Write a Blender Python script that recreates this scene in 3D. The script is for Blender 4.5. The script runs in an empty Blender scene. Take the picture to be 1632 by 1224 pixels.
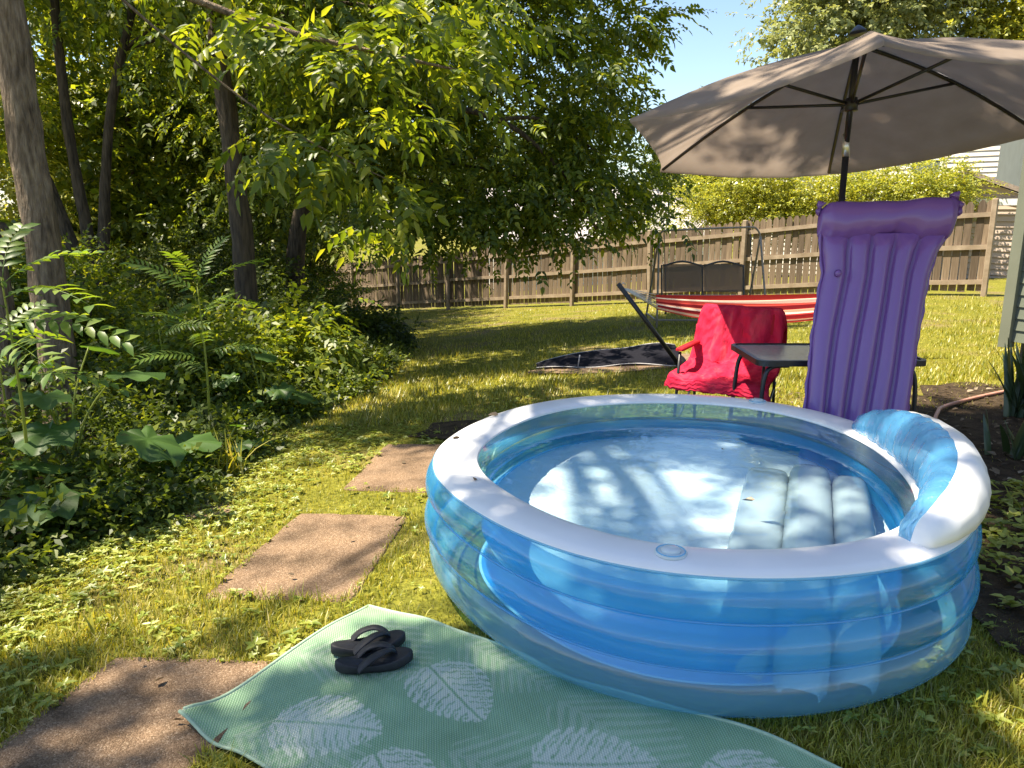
import bpy, math, random
import numpy as np
from mathutils import Vector, Matrix

R = math.radians
rng = np.random.default_rng(7)
random.seed(7)
scene = bpy.context.scene
COL = scene.collection

# ------------------------------------------------------------------ camera, sky, sun, exposure
CAM_H = 1.55
cam_d = bpy.data.cameras.new('camera')
cam = bpy.data.objects.new('camera', cam_d)
COL.objects.link(cam)
cam.location = (0, 0, CAM_H)
cam.rotation_euler = (R(90 - 12.5), 0, 0)
cam_d.sensor_width = 36
cam_d.lens = 27.04
cam_d.clip_start = 0.05
cam_d.clip_end = 800
scene.camera = cam

SUN_EL = R(64)
_h = Vector((-0.99, -0.10, 0)).normalized()
TO_SUN = Vector((_h.x * math.cos(SUN_EL), _h.y * math.cos(SUN_EL), math.sin(SUN_EL)))
world = bpy.data.worlds.new('World')
scene.world = world
world.use_nodes = True
wn = world.node_tree.nodes
wl = world.node_tree.links
wn.clear()
w_out = wn.new('ShaderNodeOutputWorld')
w_bg = wn.new('ShaderNodeBackground')
w_sky = wn.new('ShaderNodeTexSky')
w_sky.sky_type = 'NISHITA'
w_sky.sun_disc = False
w_sky.sun_elevation = SUN_EL
w_sky.sun_rotation = math.atan2(_h.x, _h.y)
w_sky.air_density = 1.0
w_sky.dust_density = 0.6
w_sky.ozone_density = 1.4
w_bg.inputs['Strength'].default_value = 0.085
wl.new(w_sky.outputs[0], w_bg.inputs[0])
wl.new(w_bg.outputs[0], w_out.inputs[0])

sun_d = bpy.data.lights.new('sun', 'SUN')
sun_d.energy = 5.0
sun_d.angle = R(0.53)
sun_d.cycles.is_caustics_light = True
sun_d.color = (1.0, 0.89, 0.70)
sun = bpy.data.objects.new('sun', sun_d)
COL.objects.link(sun)
sun.location = (-8, -3, 20)
sun.rotation_euler = TO_SUN.to_track_quat('Z', 'Y').to_euler()

scene.view_settings.view_transform = 'Standard'
scene.view_settings.look = 'None'
scene.view_settings.exposure = 1.55
scene.view_settings.gamma = 1.0
scene.view_settings.use_curve_mapping = False
scene.render.engine = 'CYCLES'
cy = scene.cycles
cy.max_bounces = 14
cy.diffuse_bounces = 4
cy.glossy_bounces = 4
cy.transmission_bounces = 8
cy.transparent_max_bounces = 24
cy.use_denoising = True
cy.sample_clamp_indirect = 6

# ------------------------------------------------------------------ helpers
def link(o, parent=None):
    COL.objects.link(o)
    if parent is not None:
        o.parent = parent
    return o

def tag(o, label=None, cat=None, group=None, kind=None):
    if label: o['label'] = label
    if cat: o['category'] = cat
    if group: o['group'] = group
    if kind: o['kind'] = kind
    return o

def empty(name, loc, label=None, cat=None, group=None):
    o = bpy.data.objects.new(name, None)
    o.empty_display_size = 0.1
    o.location = loc
    COL.objects.link(o)
    return tag(o, label, cat, group)

def mesh_np(name, V, F, smooth=False):
    V = np.asarray(V, dtype=np.float32).reshape(-1, 3)
    F = np.asarray(F, dtype=np.int32)
    n, k = F.shape
    m = bpy.data.meshes.new(name)
    m.vertices.add(len(V))
    m.vertices.foreach_set('co', V.ravel())
    m.loops.add(n * k)
    m.loops.foreach_set('vertex_index', F.ravel())
    m.polygons.add(n)
    m.polygons.foreach_set('loop_start', np.arange(0, n * k, k, dtype=np.int32))
    m.polygons.foreach_set('loop_total', np.full(n, k, dtype=np.int32))
    m.update(calc_edges=True)
    if smooth:
        m.polygons.foreach_set('use_smooth', np.ones(n, dtype=bool))
    return m

def mesh_py(name, V, F, smooth=False):
    m = bpy.data.meshes.new(name)
    m.from_pydata([tuple(v) for v in V], [], [tuple(f) for f in F])
    m.update()
    if smooth:
        for p in m.polygons: p.use_smooth = True
    return m

def obj(name, mesh, mat, parent=None, loc=None, rot=None):
    o = bpy.data.objects.new(name, mesh)
    if mat is not None and len(mesh.materials) == 0:
        mesh.materials.append(mat)
    link(o, parent)
    if loc is not None: o.location = loc
    if rot is not None: o.rotation_euler = rot
    return o

class MB:
    """collects simple solids into one mesh"""
    def __init__(s): s.V = []; s.F = []
    def add(s, V, F):
        b = len(s.V)
        s.V += [tuple(v) for v in V]
        s.F += [tuple(i + b for i in f) for f in F]
        return s
    def box(s, c, d, rot=None, bev=0.0):
        hx, hy, hz = d[0] / 2, d[1] / 2, d[2] / 2
        P = []
        if bev <= 0:
            P = [Vector((x * hx, y * hy, z * hz)) for x in (-1, 1) for y in (-1, 1) for z in (-1, 1)]
            F = [(0, 1, 3, 2), (4, 6, 7, 5), (0, 4, 5, 1), (2, 3, 7, 6), (0, 2, 6, 4), (1, 5, 7, 3)]
        else:
            # chamfered along vertical edges and top
            b = bev
            ring = [(-hx + b, -hy), (hx - b, -hy), (hx, -hy + b), (hx, hy - b), (hx - b, hy), (-hx + b, hy), (-hx, hy - b), (-hx, -hy + b)]
            P = [Vector((x, y, -hz)) for x, y in ring] + [Vector((x, y, hz - b)) for x, y in ring]
            sx, sy = (hx - b) / hx, (hy - b) / hy
            P += [Vector((x * sx, y * sy, hz)) for x, y in ring]
            F = [tuple(range(7, -1, -1)), tuple(range(16, 24))]
            for r in (0, 8):
                for i in range(8):
                    j = (i + 1) % 8
                    F.append((r + i, r + j, r + 8 + j, r + 8 + i))
        M = rot if rot is not None else Matrix.Identity(3)
        c = Vector(c)
        return s.add([c + M @ p for p in P], F)
    def tube(s, pts, rad, seg=8, cap=True):
        V, F = tube(pts, rad, seg, cap)
        return s.add(V, F)
    def mesh(s, name, smooth=False): return mesh_py(name, s.V, s.F, smooth)
    def build(s, name, mat, parent=None, smooth=False): return obj(name, s.mesh(name, smooth), mat, parent)

def tube(pts, rad, seg=8, cap=True, closed=False):
    pts = [Vector(p) for p in pts]
    n = len(pts)
    if not hasattr(rad, '__len__'): rad = [rad] * n
    V, F = [], []
    prev = None
    for i, p in enumerate(pts):
        if closed:
            d = pts[(i + 1) % n] - pts[i - 1]
        else:
            d = pts[min(i + 1, n - 1)] - pts[max(i - 1, 0)]
        if d.length < 1e-9: d = Vector((0, 0, 1))
        d.normalize()
        if prev is None:
            a = Vector((0, 0, 1)) if abs(d.z) < 0.9 else Vector((1, 0, 0))
            x = d.cross(a).normalized()
        else:
            x = (prev - d * prev.dot(d)).normalized()
        prev = x
        y = d.cross(x)
        for k in range(seg):
            t = 2 * math.pi * k / seg
            V.append(p + (x * math.cos(t) + y * math.sin(t)) * rad[i])
    m = n if closed else n - 1
    for i in range(m):
        for k in range(seg):
            a = i * seg + k; b = i * seg + (k + 1) % seg
            c = ((i + 1) % n) * seg + (k + 1) % seg; d_ = ((i + 1) % n) * seg + k
            F.append((a, b, c, d_))
    if cap and not closed:
        F.append(tuple(range(seg - 1, -1, -1)))
        F.append(tuple(range((n - 1) * seg, n * seg)))
    return V, F

def smooth_path(pts, sub=4):
    """Catmull-Rom"""
    P = [Vector(p) for p in pts]
    out = []
    for i in range(len(P) - 1):
        p0 = P[max(i - 1, 0)]; p1 = P[i]; p2 = P[i + 1]; p3 = P[min(i + 2, len(P) - 1)]
        for k in range(sub):
            t = k / sub
            out.append(0.5 * ((2 * p1) + (p2 - p0) * t + (2 * p0 - 5 * p1 + 4 * p2 - p3) * t * t + (3 * p1 - p0 - 3 * p2 + p3) * t ** 3))
    out.append(P[-1])
    return out

def G(x, y):
    u = -.75 * np.asarray(x, dtype=float) + .66 * np.asarray(y, dtype=float)
    return -.105 * .8 * np.log1p(np.exp(np.clip((u - 3.6) / .8, -30, 30)))

def g(x, y): return float(G(x, y))

# ------------------------------------------------------------------ materials
def newmat(name):
    m = bpy.data.materials.new(name)
    m.use_nodes = True
    nt = m.node_tree
    nt.nodes.clear()
    out = nt.nodes.new('ShaderNodeOutputMaterial')
    return m, nt, out

def N(nt, typ, **kw):
    n = nt.nodes.new(typ)
    for k, v in kw.items():
        if k.startswith('i_'):
            n.inputs[k[2:].replace('_', ' ')].default_value = v
        else:
            setattr(n, k, v)
    return n

def ramp(nt, stops, interp='LINEAR'):
    n = nt.nodes.new('ShaderNodeValToRGB')
    cr = n.color_ramp
    cr.interpolation = interp
    while len(cr.elements) < len(stops): cr.elements.new(0.5)
    for e, (p, c) in zip(cr.elements, stops):
        e.position = p
        e.color = (*c, 1) if len(c) == 3 else c
    return n

def coords(nt, scale=(1, 1, 1), rot=(0, 0, 0), kind='Object'):
    tc = nt.nodes.new('ShaderNodeTexCoord')
    mp = nt.nodes.new('ShaderNodeMapping')
    mp.inputs['Scale'].default_value = scale
    mp.inputs['Rotation'].default_value = rot
    nt.links.new(tc.outputs[kind], mp.inputs[0])
    return mp

def surf(name, c1, c2, scale=8, rough=0.7, stretch=(1, 1, 1), bump=0.2, bscale=None, metallic=0.0, detail=6, spec=0.4, bdist=0.01, c3=None, rot=(0, 0, 0), coat=0.0):
    m, nt, out = newmat(name)
    mp = coords(nt, stretch, rot)
    nz = N(nt, 'ShaderNodeTexNoise'); nz.inputs['Scale'].default_value = scale; nz.inputs['Detail'].default_value = detail
    nt.links.new(mp.outputs[0], nz.inputs[0])
    st = [(0.3, c1), (0.7, c2)] if c3 is None else [(0.25, c1), (0.5, c2), (0.75, c3)]
    rp = ramp(nt, st)
    nt.links.new(nz.outputs[0], rp.inputs[0])
    b = N(nt, 'ShaderNodeBsdfPrincipled')
    b.inputs['Roughness'].default_value = rough
    b.inputs['Metallic'].default_value = metallic
    b.inputs['Specular IOR Level'].default_value = spec
    b.inputs['Coat Weight'].default_value = coat
    nt.links.new(rp.outputs[0], b.inputs['Base Color'])
    if bump:
        n2 = N(nt, 'ShaderNodeTexNoise'); n2.inputs['Scale'].default_value = bscale or scale * 3; n2.inputs['Detail'].default_value = 8
        nt.links.new(mp.outputs[0], n2.inputs[0])
        bp = N(nt, 'ShaderNodeBump'); bp.inputs['Strength'].default_value = bump; bp.inputs['Distance'].default_value = bdist
        nt.links.new(n2.outputs[0], bp.inputs['Height'])
        nt.links.new(bp.outputs[0], b.inputs['Normal'])
    nt.links.new(b.outputs[0], out.inputs[0])
    return m

def leaf_mat(name, stops, trans, tfac=0.45, gloss=0.06, grough=0.35):
    """leaf: diffuse front, yellowish light through the blade, a little wax gloss; colour varies leaf by leaf"""
    m, nt, out = newmat(name)
    ge = N(nt, 'ShaderNodeNewGeometry')
    rp = ramp(nt, stops)
    nt.links.new(ge.outputs['Random Per Island'], rp.inputs[0])
    df = N(nt, 'ShaderNodeBsdfDiffuse')
    tr = N(nt, 'ShaderNodeBsdfTranslucent')
    mx = N(nt, 'ShaderNodeMixRGB', blend_type='MULTIPLY'); mx.inputs[0].default_value = 1.0
    nt.links.new(rp.outputs[0], df.inputs[0])
    nt.links.new(rp.outputs[0], mx.inputs[1]); mx.inputs[2].default_value = (*trans, 1)
    nt.links.new(mx.outputs[0], tr.inputs[0])
    m1 = N(nt, 'ShaderNodeMixShader'); m1.inputs[0].default_value = tfac
    nt.links.new(df.outputs[0], m1.inputs[1]); nt.links.new(tr.outputs[0], m1.inputs[2])
    gl = N(nt, 'ShaderNodeBsdfGlossy'); gl.inputs['Roughness'].default_value = grough
    gl.inputs[0].default_value = (1, 1, 1, 1)
    lw = N(nt, 'ShaderNodeLayerWeight'); lw.inputs[0].default_value = 0.25
    mt = N(nt, 'ShaderNodeMath', operation='MULTIPLY_ADD'); mt.inputs[1].default_value = gloss * 2; mt.inputs[2].default_value = gloss * 0.4
    nt.links.new(lw.outputs['Facing'], mt.inputs[0])
    m2 = N(nt, 'ShaderNodeMixShader')
    nt.links.new(mt.outputs[0], m2.inputs[0]); nt.links.new(m1.outputs[0], m2.inputs[1]); nt.links.new(gl.outputs[0], m2.inputs[2])
    nt.links.new(m2.outputs[0], out.inputs[0])
    return m

def vinyl(name, tint, body, clear=0.5, trans=0.6, rough=0.06, spec=0.05, wrinkle=0.0, wscale=(6, 6, 6)):
    """thin soft plastic film: part clear and tinted, part scattering, glossy"""
    m, nt, out = newmat(name)
    tp = N(nt, 'ShaderNodeBsdfTransparent'); tp.inputs[0].default_value = (*tint, 1)
    df = N(nt, 'ShaderNodeBsdfDiffuse'); df.inputs[0].default_value = (*body, 1)
    tr = N(nt, 'ShaderNodeBsdfTranslucent'); tr.inputs[0].default_value = (*body, 1)
    gl = N(nt, 'ShaderNodeBsdfGlossy'); gl.inputs['Roughness'].default_value = rough; gl.inputs[0].default_value = (1, 1, 1, 1)
    m0 = N(nt, 'ShaderNodeMixShader'); m0.inputs[0].default_value = trans
    nt.links.new(df.outputs[0], m0.inputs[1]); nt.links.new(tr.outputs[0], m0.inputs[2])
    m1 = N(nt, 'ShaderNodeMixShader'); m1.inputs[0].default_value = clear
    nt.links.new(m0.outputs[0], m1.inputs[1]); nt.links.new(tp.outputs[0], m1.inputs[2])
    lw = N(nt, 'ShaderNodeLayerWeight'); lw.inputs[0].default_value = 0.5
    pw = N(nt, 'ShaderNodeMath', operation='POWER'); pw.inputs[1].default_value = 4.0
    nt.links.new(lw.outputs['Facing'], pw.inputs[0])
    ma = N(nt, 'ShaderNodeMath', operation='MULTIPLY_ADD'); ma.inputs[1].default_value = 0.5; ma.inputs[2].default_value = spec
    nt.links.new(pw.outputs[0], ma.inputs[0])
    m2 = N(nt, 'ShaderNodeMixShader')
    nt.links.new(ma.outputs[0], m2.inputs[0]); nt.links.new(m1.outputs[0], m2.inputs[1]); nt.links.new(gl.outputs[0], m2.inputs[2])
    if wrinkle:
        mp = coords(nt, wscale)
        nz = N(nt, 'ShaderNodeTexNoise'); nz.inputs['Scale'].default_value = 1.0; nz.inputs['Detail'].default_value = 4; nz.inputs['Distortion'].default_value = 0.6
        nt.links.new(mp.outputs[0], nz.inputs[0])
        bp = N(nt, 'ShaderNodeBump'); bp.inputs['Strength'].default_value = wrinkle; bp.inputs['Distance'].default_value = 0.02
        nt.links.new(nz.outputs[0], bp.inputs['Height'])
        for s in (gl, df): nt.links.new(bp.outputs[0], s.inputs['Normal'])
    nt.links.new(m2.outputs[0], out.inputs[0])
    return m

M = {}
M['bark_grey'] = surf('bark_grey', (.05, .034, .021), (.18, .13, .085), 6, .9, (5, 5, 1.1), 1.0, 8, bdist=.05, c3=(.30, .23, .155))
M['bark_dark'] = surf('bark_dark', (.03, .022, .015), (.11, .08, .052), 6, .9, (4, 4, .7), .9, 9, bdist=.03)
M['branch'] = surf('branch', (.03, .022, .016), (.10, .075, .05), 9, .9, (1, 1, 1), .4)
G1 = [(0.0, (.045, .075, .010)), (.35, (.085, .135, .015)), (.75, (.15, .20, .02)), (1.0, (.24, .27, .028))]
M['leaf_elder'] = leaf_mat('leaf_elder', G1, (2.5, 2.1, .7), .52, .035, .45)
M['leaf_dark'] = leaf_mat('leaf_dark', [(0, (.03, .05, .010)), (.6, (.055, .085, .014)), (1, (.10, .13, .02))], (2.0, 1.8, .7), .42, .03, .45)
M['leaf_under'] = leaf_mat('leaf_under', [(0, (.03, .05, .010)), (.45, (.06, .095, .014)), (.8, (.11, .155, .02)), (1, (.20, .24, .03))], (2.2, 1.9, .7), .45, .03, .45)
M['leaf_yellow'] = leaf_mat('leaf_yellow', [(0, (.15, .19, .025)), (.5, (.28, .31, .04)), (1, (.42, .41, .06))], (1.8, 1.6, .7), .45, .05)
M['leaf_sage'] = leaf_mat('leaf_sage', [(0, (.13, .16, .06)), (.5, (.22, .25, .09)), (1, (.33, .34, .14))], (1.6, 1.5, .8), .4, .05)
M['leaf_big'] = leaf_mat('leaf_big', [(0, (.04, .09, .02)), (.5, (.06, .125, .025)), (1, (.09, .16, .03))], (2.2, 2.0, .7), .42, .035, .45)
M['leaf_frond'] = leaf_mat('leaf_frond', [(0, (.07, .14, .02)), (.5, (.12, .20, .03)), (1, (.19, .26, .04))], (2.2, 1.9, .6), .5, .04, .4)
M['sword_leaf'] = leaf_mat('sword_leaf', [(0, (.02, .04, .018)), (.6, (.04, .07, .025)), (1, (.10, .12, .05))], (1.5, 1.5, .8), .25, .10, .35)
M['grass'] = leaf_mat('grass', [(0, (.12, .15, .02)), (.35, (.24, .255, .025)), (.70, (.37, .36, .04)), (.88, (.46, .425, .08)), (1, (.50, .43, .20))], (1.5, 1.3, .6), .42, .05, .4)
M['weed'] = leaf_mat('weed', [(0, (.12, .17, .02)), (.4, (.22, .27, .03)), (.8, (.32, .36, .06)), (1, (.42, .43, .12))], (1.7, 1.5, .7), .4, .06, .4)
M['litter'] = leaf_mat('litter', [(0, (.05, .035, .02)), (.5, (.12, .085, .05)), (.8, (.22, .16, .10)), (1, (.38, .31, .22))], (1, .9, .7), .2, .03, .5)

def ground_mat():
    m, nt, out = newmat('ground_earth')
    mp = coords(nt)
    a = N(nt, 'ShaderNodeTexNoise'); a.inputs['Scale'].default_value = 1.1; a.inputs['Detail'].default_value = 8
    b_ = N(nt, 'ShaderNodeTexNoise'); b_.inputs['Scale'].default_value = 35; b_.inputs['Detail'].default_value = 8
    for n in (a, b_): nt.links.new(mp.outputs[0], n.inputs[0])
    r1 = ramp(nt, [(.35, (.14, .145, .022)), (.52, (.20, .195, .03)), (.68, (.20, .16, .075))])
    r2 = ramp(nt, [(.3, (.45, .45, .45)), (.7, (1.25, 1.2, 1.1))])
    nt.links.new(a.outputs[0], r1.inputs[0]); nt.links.new(b_.outputs[0], r2.inputs[0])
    mx = N(nt, 'ShaderNodeMixRGB', blend_type='MULTIPLY'); mx.inputs[0].default_value = 1
    nt.links.new(r1.outputs[0], mx.inputs[1]); nt.links.new(r2.outputs[0], mx.inputs[2])
    p = N(nt, 'ShaderNodeBsdfPrincipled'); p.inputs['Roughness'].default_value = .95; p.inputs['Specular IOR Level'].default_value = .1
    nt.links.new(mx.outputs[0], p.inputs['Base Color'])
    bp = N(nt, 'ShaderNodeBump'); bp.inputs['Strength'].default_value = .8; bp.inputs['Distance'].default_value = .03
    nt.links.new(b_.outputs[0], bp.inputs['Height']); nt.links.new(bp.outputs[0], p.inputs['Normal'])
    nt.links.new(p.outputs[0], out.inputs[0])
    return m
M['ground'] = ground_mat()
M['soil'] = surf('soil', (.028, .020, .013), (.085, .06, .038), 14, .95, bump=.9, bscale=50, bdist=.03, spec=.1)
M['bare_earth'] = surf('bare_earth', (.13, .085, .055), (.24, .17, .115), 10, .95, bump=.7, bscale=60, bdist=.02, spec=.1)

def slab_mat():
    m, nt, out = newmat('aggregate_concrete')
    mp = coords(nt)
    a = N(nt, 'ShaderNodeTexVoronoi'); a.inputs['Scale'].default_value = 210
    b_ = N(nt, 'ShaderNodeTexNoise'); b_.inputs['Scale'].default_value = 5; b_.inputs['Detail'].default_value = 9
    for n in (a, b_): nt.links.new(mp.outputs[0], n.inputs[0])
    sep = N(nt, 'ShaderNodeSeparateColor'); nt.links.new(a.outputs['Color'], sep.inputs[0])
    r1 = ramp(nt, [(.0, (.13, .085, .052)), (.45, (.195, .13, .083)), (.85, (.245, .168, .11)), (1, (.34, .255, .18))])
    r2 = ramp(nt, [(.32, (.45, .44, .42)), (.5, (.9, .88, .85)), (.68, (1.15, 1.12, 1.06))])
    nt.links.new(sep.outputs[0], r1.inputs[0]); nt.links.new(b_.outputs[0], r2.inputs[0])
    mx = N(nt, 'ShaderNodeMixRGB', blend_type='MULTIPLY'); mx.inputs[0].default_value = 1
    nt.links.new(r1.outputs[0], mx.inputs[1]); nt.links.new(r2.outputs[0], mx.inputs[2])
    p = N(nt, 'ShaderNodeBsdfPrincipled'); p.inputs['Roughness'].default_value = .9; p.inputs['Specular IOR Level'].default_value = .2
    nt.links.new(mx.outputs[0], p.inputs['Base Color'])
    bp = N(nt, 'ShaderNodeBump'); bp.inputs['Strength'].default_value = .6; bp.inputs['Distance'].default_value = .006; bp.invert = True
    nt.links.new(a.outputs['Distance'], bp.inputs['Height']); nt.links.new(bp.outputs[0], p.inputs['Normal'])
    nt.links.new(p.outputs[0], out.inputs[0])
    return m
M['slab'] = slab_mat()

def wood_mat():
    m, nt, out = newmat('weathered_wood')
    mp = coords(nt, (18, 18, 1.2))
    a = N(nt, 'ShaderNodeTexNoise'); a.inputs['Scale'].default_value = 2.2; a.inputs['Detail'].default_value = 8
    nt.links.new(mp.outputs[0], a.inputs[0])
    oi = N(nt, 'ShaderNodeObjectInfo')
    r1 = ramp(nt, [(.25, (.13, .098, .07)), (.55, (.22, .168, .125)), (.8, (.31, .25, .19))])
    nt.links.new(a.outputs[0], r1.inputs[0])
    r2 = ramp(nt, [(0, (.55, .54, .53)), (.5, (.9, .88, .85)), (1, (1.2, 1.17, 1.1))])
    nt.links.new(oi.outputs['Random'], r2.inputs[0])
    mx = N(nt, 'ShaderNodeMixRGB', blend_type='MULTIPLY'); mx.inputs[0].default_value = 1
    nt.links.new(r1.outputs[0], mx.inputs[1]); nt.links.new(r2.outputs[0], mx.inputs[2])
    p = N(nt, 'ShaderNodeBsdfPrincipled'); p.inputs['Roughness'].default_value = .85; p.inputs['Specular IOR Level'].default_value = .2
    nt.links.new(mx.outputs[0], p.inputs['Base Color'])
    bp = N(nt, 'ShaderNodeBump'); bp.inputs['Strength'].default_value = .4; bp.inputs['Distance'].default_value = .006
    nt.links.new(a.outputs[0], bp.inputs['Height']); nt.links.new(bp.outputs[0], p.inputs['Normal'])
    nt.links.new(p.outputs[0], out.inputs[0])
    return m
M['wood'] = wood_mat()
M['rail_wood'] = surf('rail_wood', (.25, .19, .135), (.38, .30, .225), 5, .85, (1, 1, 1), .3, spec=.2)
M['siding_green'] = surf('siding_green', (.11, .125, .095), (.145, .16, .12), 3, .55, (1, 1, 1), .08, 60, bdist=.002)
M['trim_green'] = surf('trim_green', (.14, .15, .11), (.17, .18, .135), 3, .55, bump=.05)
M['foundation'] = surf('foundation', (.06, .055, .05), (.13, .12, .11), 9, .9, bump=.5)
M['siding_cream'] = surf('siding_cream', (.60, .54, .47), (.68, .62, .55), 2, .6, bump=.0)
M['siding_tan'] = surf('siding_tan', (.42, .33, .27), (.50, .40, .33), 2, .7, bump=.0)
M['trim_white'] = surf('trim_white', (.72, .71, .69), (.80, .79, .77), 4, .5, bump=.0)
M['roof_grey'] = surf('roof_grey', (.33, .30, .30), (.50, .46, .46), 20, .9, bump=.5)
M['roof_brown'] = surf('roof_brown', (.22, .17, .14), (.36, .29, .24), 20, .9, bump=.5)
M['glass'] = surf('window_glass', (.10, .13, .15), (.16, .19, .21), 2, .06, bump=0, spec=.8)
M['black_metal'] = surf('black_metal', (.012, .012, .016), (.022, .022, .027), 20, .38, bump=.05, spec=.5)
M['dark_metal'] = surf('dark_metal', (.05, .048, .05), (.10, .095, .09), 15, .45, metallic=.3, bump=.1)
M['tan_metal'] = surf('tan_metal', (.22, .19, .16), (.33, .29, .25), 15, .45, metallic=.1, bump=.1)
M['silver'] = surf('silver', (.5, .5, .5), (.62, .62, .62), 20, .3, metallic=.8, bump=0)
M['foam_black'] = surf('foam_black', (.014, .014, .017), (.026, .026, .030), 40, .6, bump=.15, bscale=300, bdist=.001, spec=.35)
M['cord_white'] = surf('cord_white', (.55, .52, .46), (.70, .67, .60), 30, .8, bump=0)
M['hose_pink'] = surf('hose_pink', (.42, .20, .15), (.52, .27, .21), 12, .45, bump=0)
M['black_mesh'] = surf('black_mesh', (.006, .006, .010), (.012, .012, .018), 60, .85, bump=.0, spec=.12)
M['edge_grey'] = surf('edge_grey', (.30, .29, .30), (.45, .44, .45), 30, .6, bump=0)
M['swing_mesh'] = vinyl('swing_mesh', (.8, .75, .7), (.22, .175, .135), .35, .4, .6, .02)
M['brown_mesh'] = surf('brown_mesh', (.11, .085, .065), (.16, .125, .10), 60, .8, bump=.2, bscale=400)

# ================================================================== STRUCTURE: GROUND
xs = np.concatenate([np.linspace(-160, -14, 26)[:-1], np.arange(-14, 16, .4), np.linspace(16, 160, 24)])
ys = np.concatenate([np.linspace(-60, -1, 14)[:-1], np.arange(-1, 34, .4), np.linspace(34.4, 220, 26)])
XX, YY = np.meshgrid(xs, ys)
ZZ = np.maximum(G(XX, YY), -3.2)
rr = np.sin(XX * 1.9 + YY * .7) * .006 + np.sin(XX * .8 - YY * 1.7) * .008
ZZ = ZZ + np.where((np.abs(XX) < 10) & (YY > 4.5) & (YY < 20), rr, 0)
nx, ny = len(xs), len(ys)
ii = (np.arange(ny - 1)[:, None] * nx + np.arange(nx - 1)[None, :]).ravel()
FF = np.stack([ii, ii + 1, ii + nx + 1, ii + nx], 1)
ground = obj('ground', mesh_np('ground', np.stack([XX, YY, ZZ], -1), FF, True), M['ground'])
tag(ground, 'grassy back yard ground sloping down to the fence', 'ground', kind='structure')

def patch(name, poly, mat, dz, label, cat, n=40):
    """a thin sheet over the ground with an uneven edge"""
    poly = np.array(poly, float)
    c = poly.mean(0)
    k = len(poly)
    V = [(c[0], c[1], g(*c) + dz)]
    ringn = 6
    outl = []
    for i in range(n):
        t = i / n * k
        a, b = poly[int(t) % k], poly[(int(t) + 1) % k]
        p = a + (b - a) * (t - int(t))
        outl.append(c + (p - c) * (1 + random.uniform(-.07, .07)))
    F = []
    for r in range(1, ringn + 1):
        for p in outl:
            q = c + (p - c) * r / ringn
            V.append((q[0], q[1], g(*q) + dz))
    for i in range(n):
        F.append((0, 1 + i, 1 + (i + 1) % n))
    for r in range(ringn - 1):
        for i in range(n):
            a = 1 + r * n + i; b = 1 + r * n + (i + 1) % n
            F.append((a, a + n, b + n, b))
    o = obj(name, mesh_py(name, V, F, True), mat)
    return tag(o, label, cat, kind='structure')

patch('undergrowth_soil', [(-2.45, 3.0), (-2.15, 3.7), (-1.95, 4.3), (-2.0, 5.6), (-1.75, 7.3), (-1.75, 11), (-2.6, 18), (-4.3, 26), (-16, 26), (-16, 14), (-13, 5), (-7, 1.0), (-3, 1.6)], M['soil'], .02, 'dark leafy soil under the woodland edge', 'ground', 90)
patch('planting_bed', [(1.85, 2.45), (1.95, 3.4), (2.2, 4.5), (3.1, 6.5), (4.45, 6.95), (7.4, 2.1), (5, 1.2), (3, 1.6)], M['soil'], .02, 'mulched planting bed along the house', 'ground', 60)
patch('bare_patch', [(-1.98, 3.72), (-1.55, 3.95), (-1.62, 4.18), (-2.0, 4.05)], M['bare_earth'], .02, 'bare earth at the edge of the lawn', 'ground', 30)
patch('bare_patch', [(.1, 8.3), (1.0, 8.0), (2.0, 8.2), (2.2, 8.9), (1.6, 9.6), (.7, 9.2)], M['bare_earth'], .02, 'bare earth around the black mat', 'ground', 30)

patch('bare_patch', [(1.72, 2.02), (2.15, 1.95), (2.35, 2.2), (2.0, 2.35), (1.75, 2.28)], M['bare_earth'], .016, 'bare straw coloured earth right of the pool', 'ground', 24)
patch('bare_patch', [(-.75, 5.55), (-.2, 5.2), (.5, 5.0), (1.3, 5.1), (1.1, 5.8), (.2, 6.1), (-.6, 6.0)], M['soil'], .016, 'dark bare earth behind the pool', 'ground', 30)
# ================================================================== PAVING SLABS
def slab(corners, label, top=.012):
    c = np.array(corners, float)
    cen = c.mean(0)
    n = 10
    outl = []
    for i in range(4):
        a, b = c[i], c[(i + 1) % 4]
        for k in range(n):
            t = k / n
            p = a + (b - a) * t
            p = p + rng.normal(0, .004, 2)
            if k == 0: p = cen + (p - cen) * .985
            outl.append(p)
    m = len(outl)
    V = []; F = []
    zt = lambda p: max(g(*cen), g(*p)) + top
    for sc, dz in ((1.0, -.06), (1.0, -.008), (.985, 0.0)):
        for p in outl:
            q = cen + (p - cen) * sc
            V.append((q[0], q[1], g(*cen) * .3 + g(*p) * .7 + top + dz))
    V.append((cen[0], cen[1], g(*cen) + top))
    for r in range(2):
        for i in range(m):
            j = (i + 1) % m
            F.append((r * m + i, r * m + j, (r + 1) * m + j, (r + 1) * m + i))
    for i in range(m):
        F.append((2 * m + i, 2 * m + (i + 1) % m, 3 * m))
    o = obj('paving_slab', mesh_py('paving_slab', V, F), M['slab'])
    return tag(o, label, 'paving slab', 'stepping slabs in the grass')

SLABS = [([(-1.62, 1.70), (-.92, 1.66), (-.82, 2.46), (-1.43, 2.50)], 'brown aggregate paving slab beside the green rug corner, cut by the frame'),
         ([(-1.30, 2.95), (-.66, 2.91), (-.55, 3.84), (-1.15, 3.92)], 'brown aggregate paving slab in grass between the rug and the pool, middle of the path'),
         ([(-1.01, 4.33), (-.30, 4.20), (-.20, 5.22), (-.90, 5.33)], 'brown aggregate paving slab partly hidden behind the pool, farthest of the path')]
for c, l in SLABS: slab(c, l)

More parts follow.
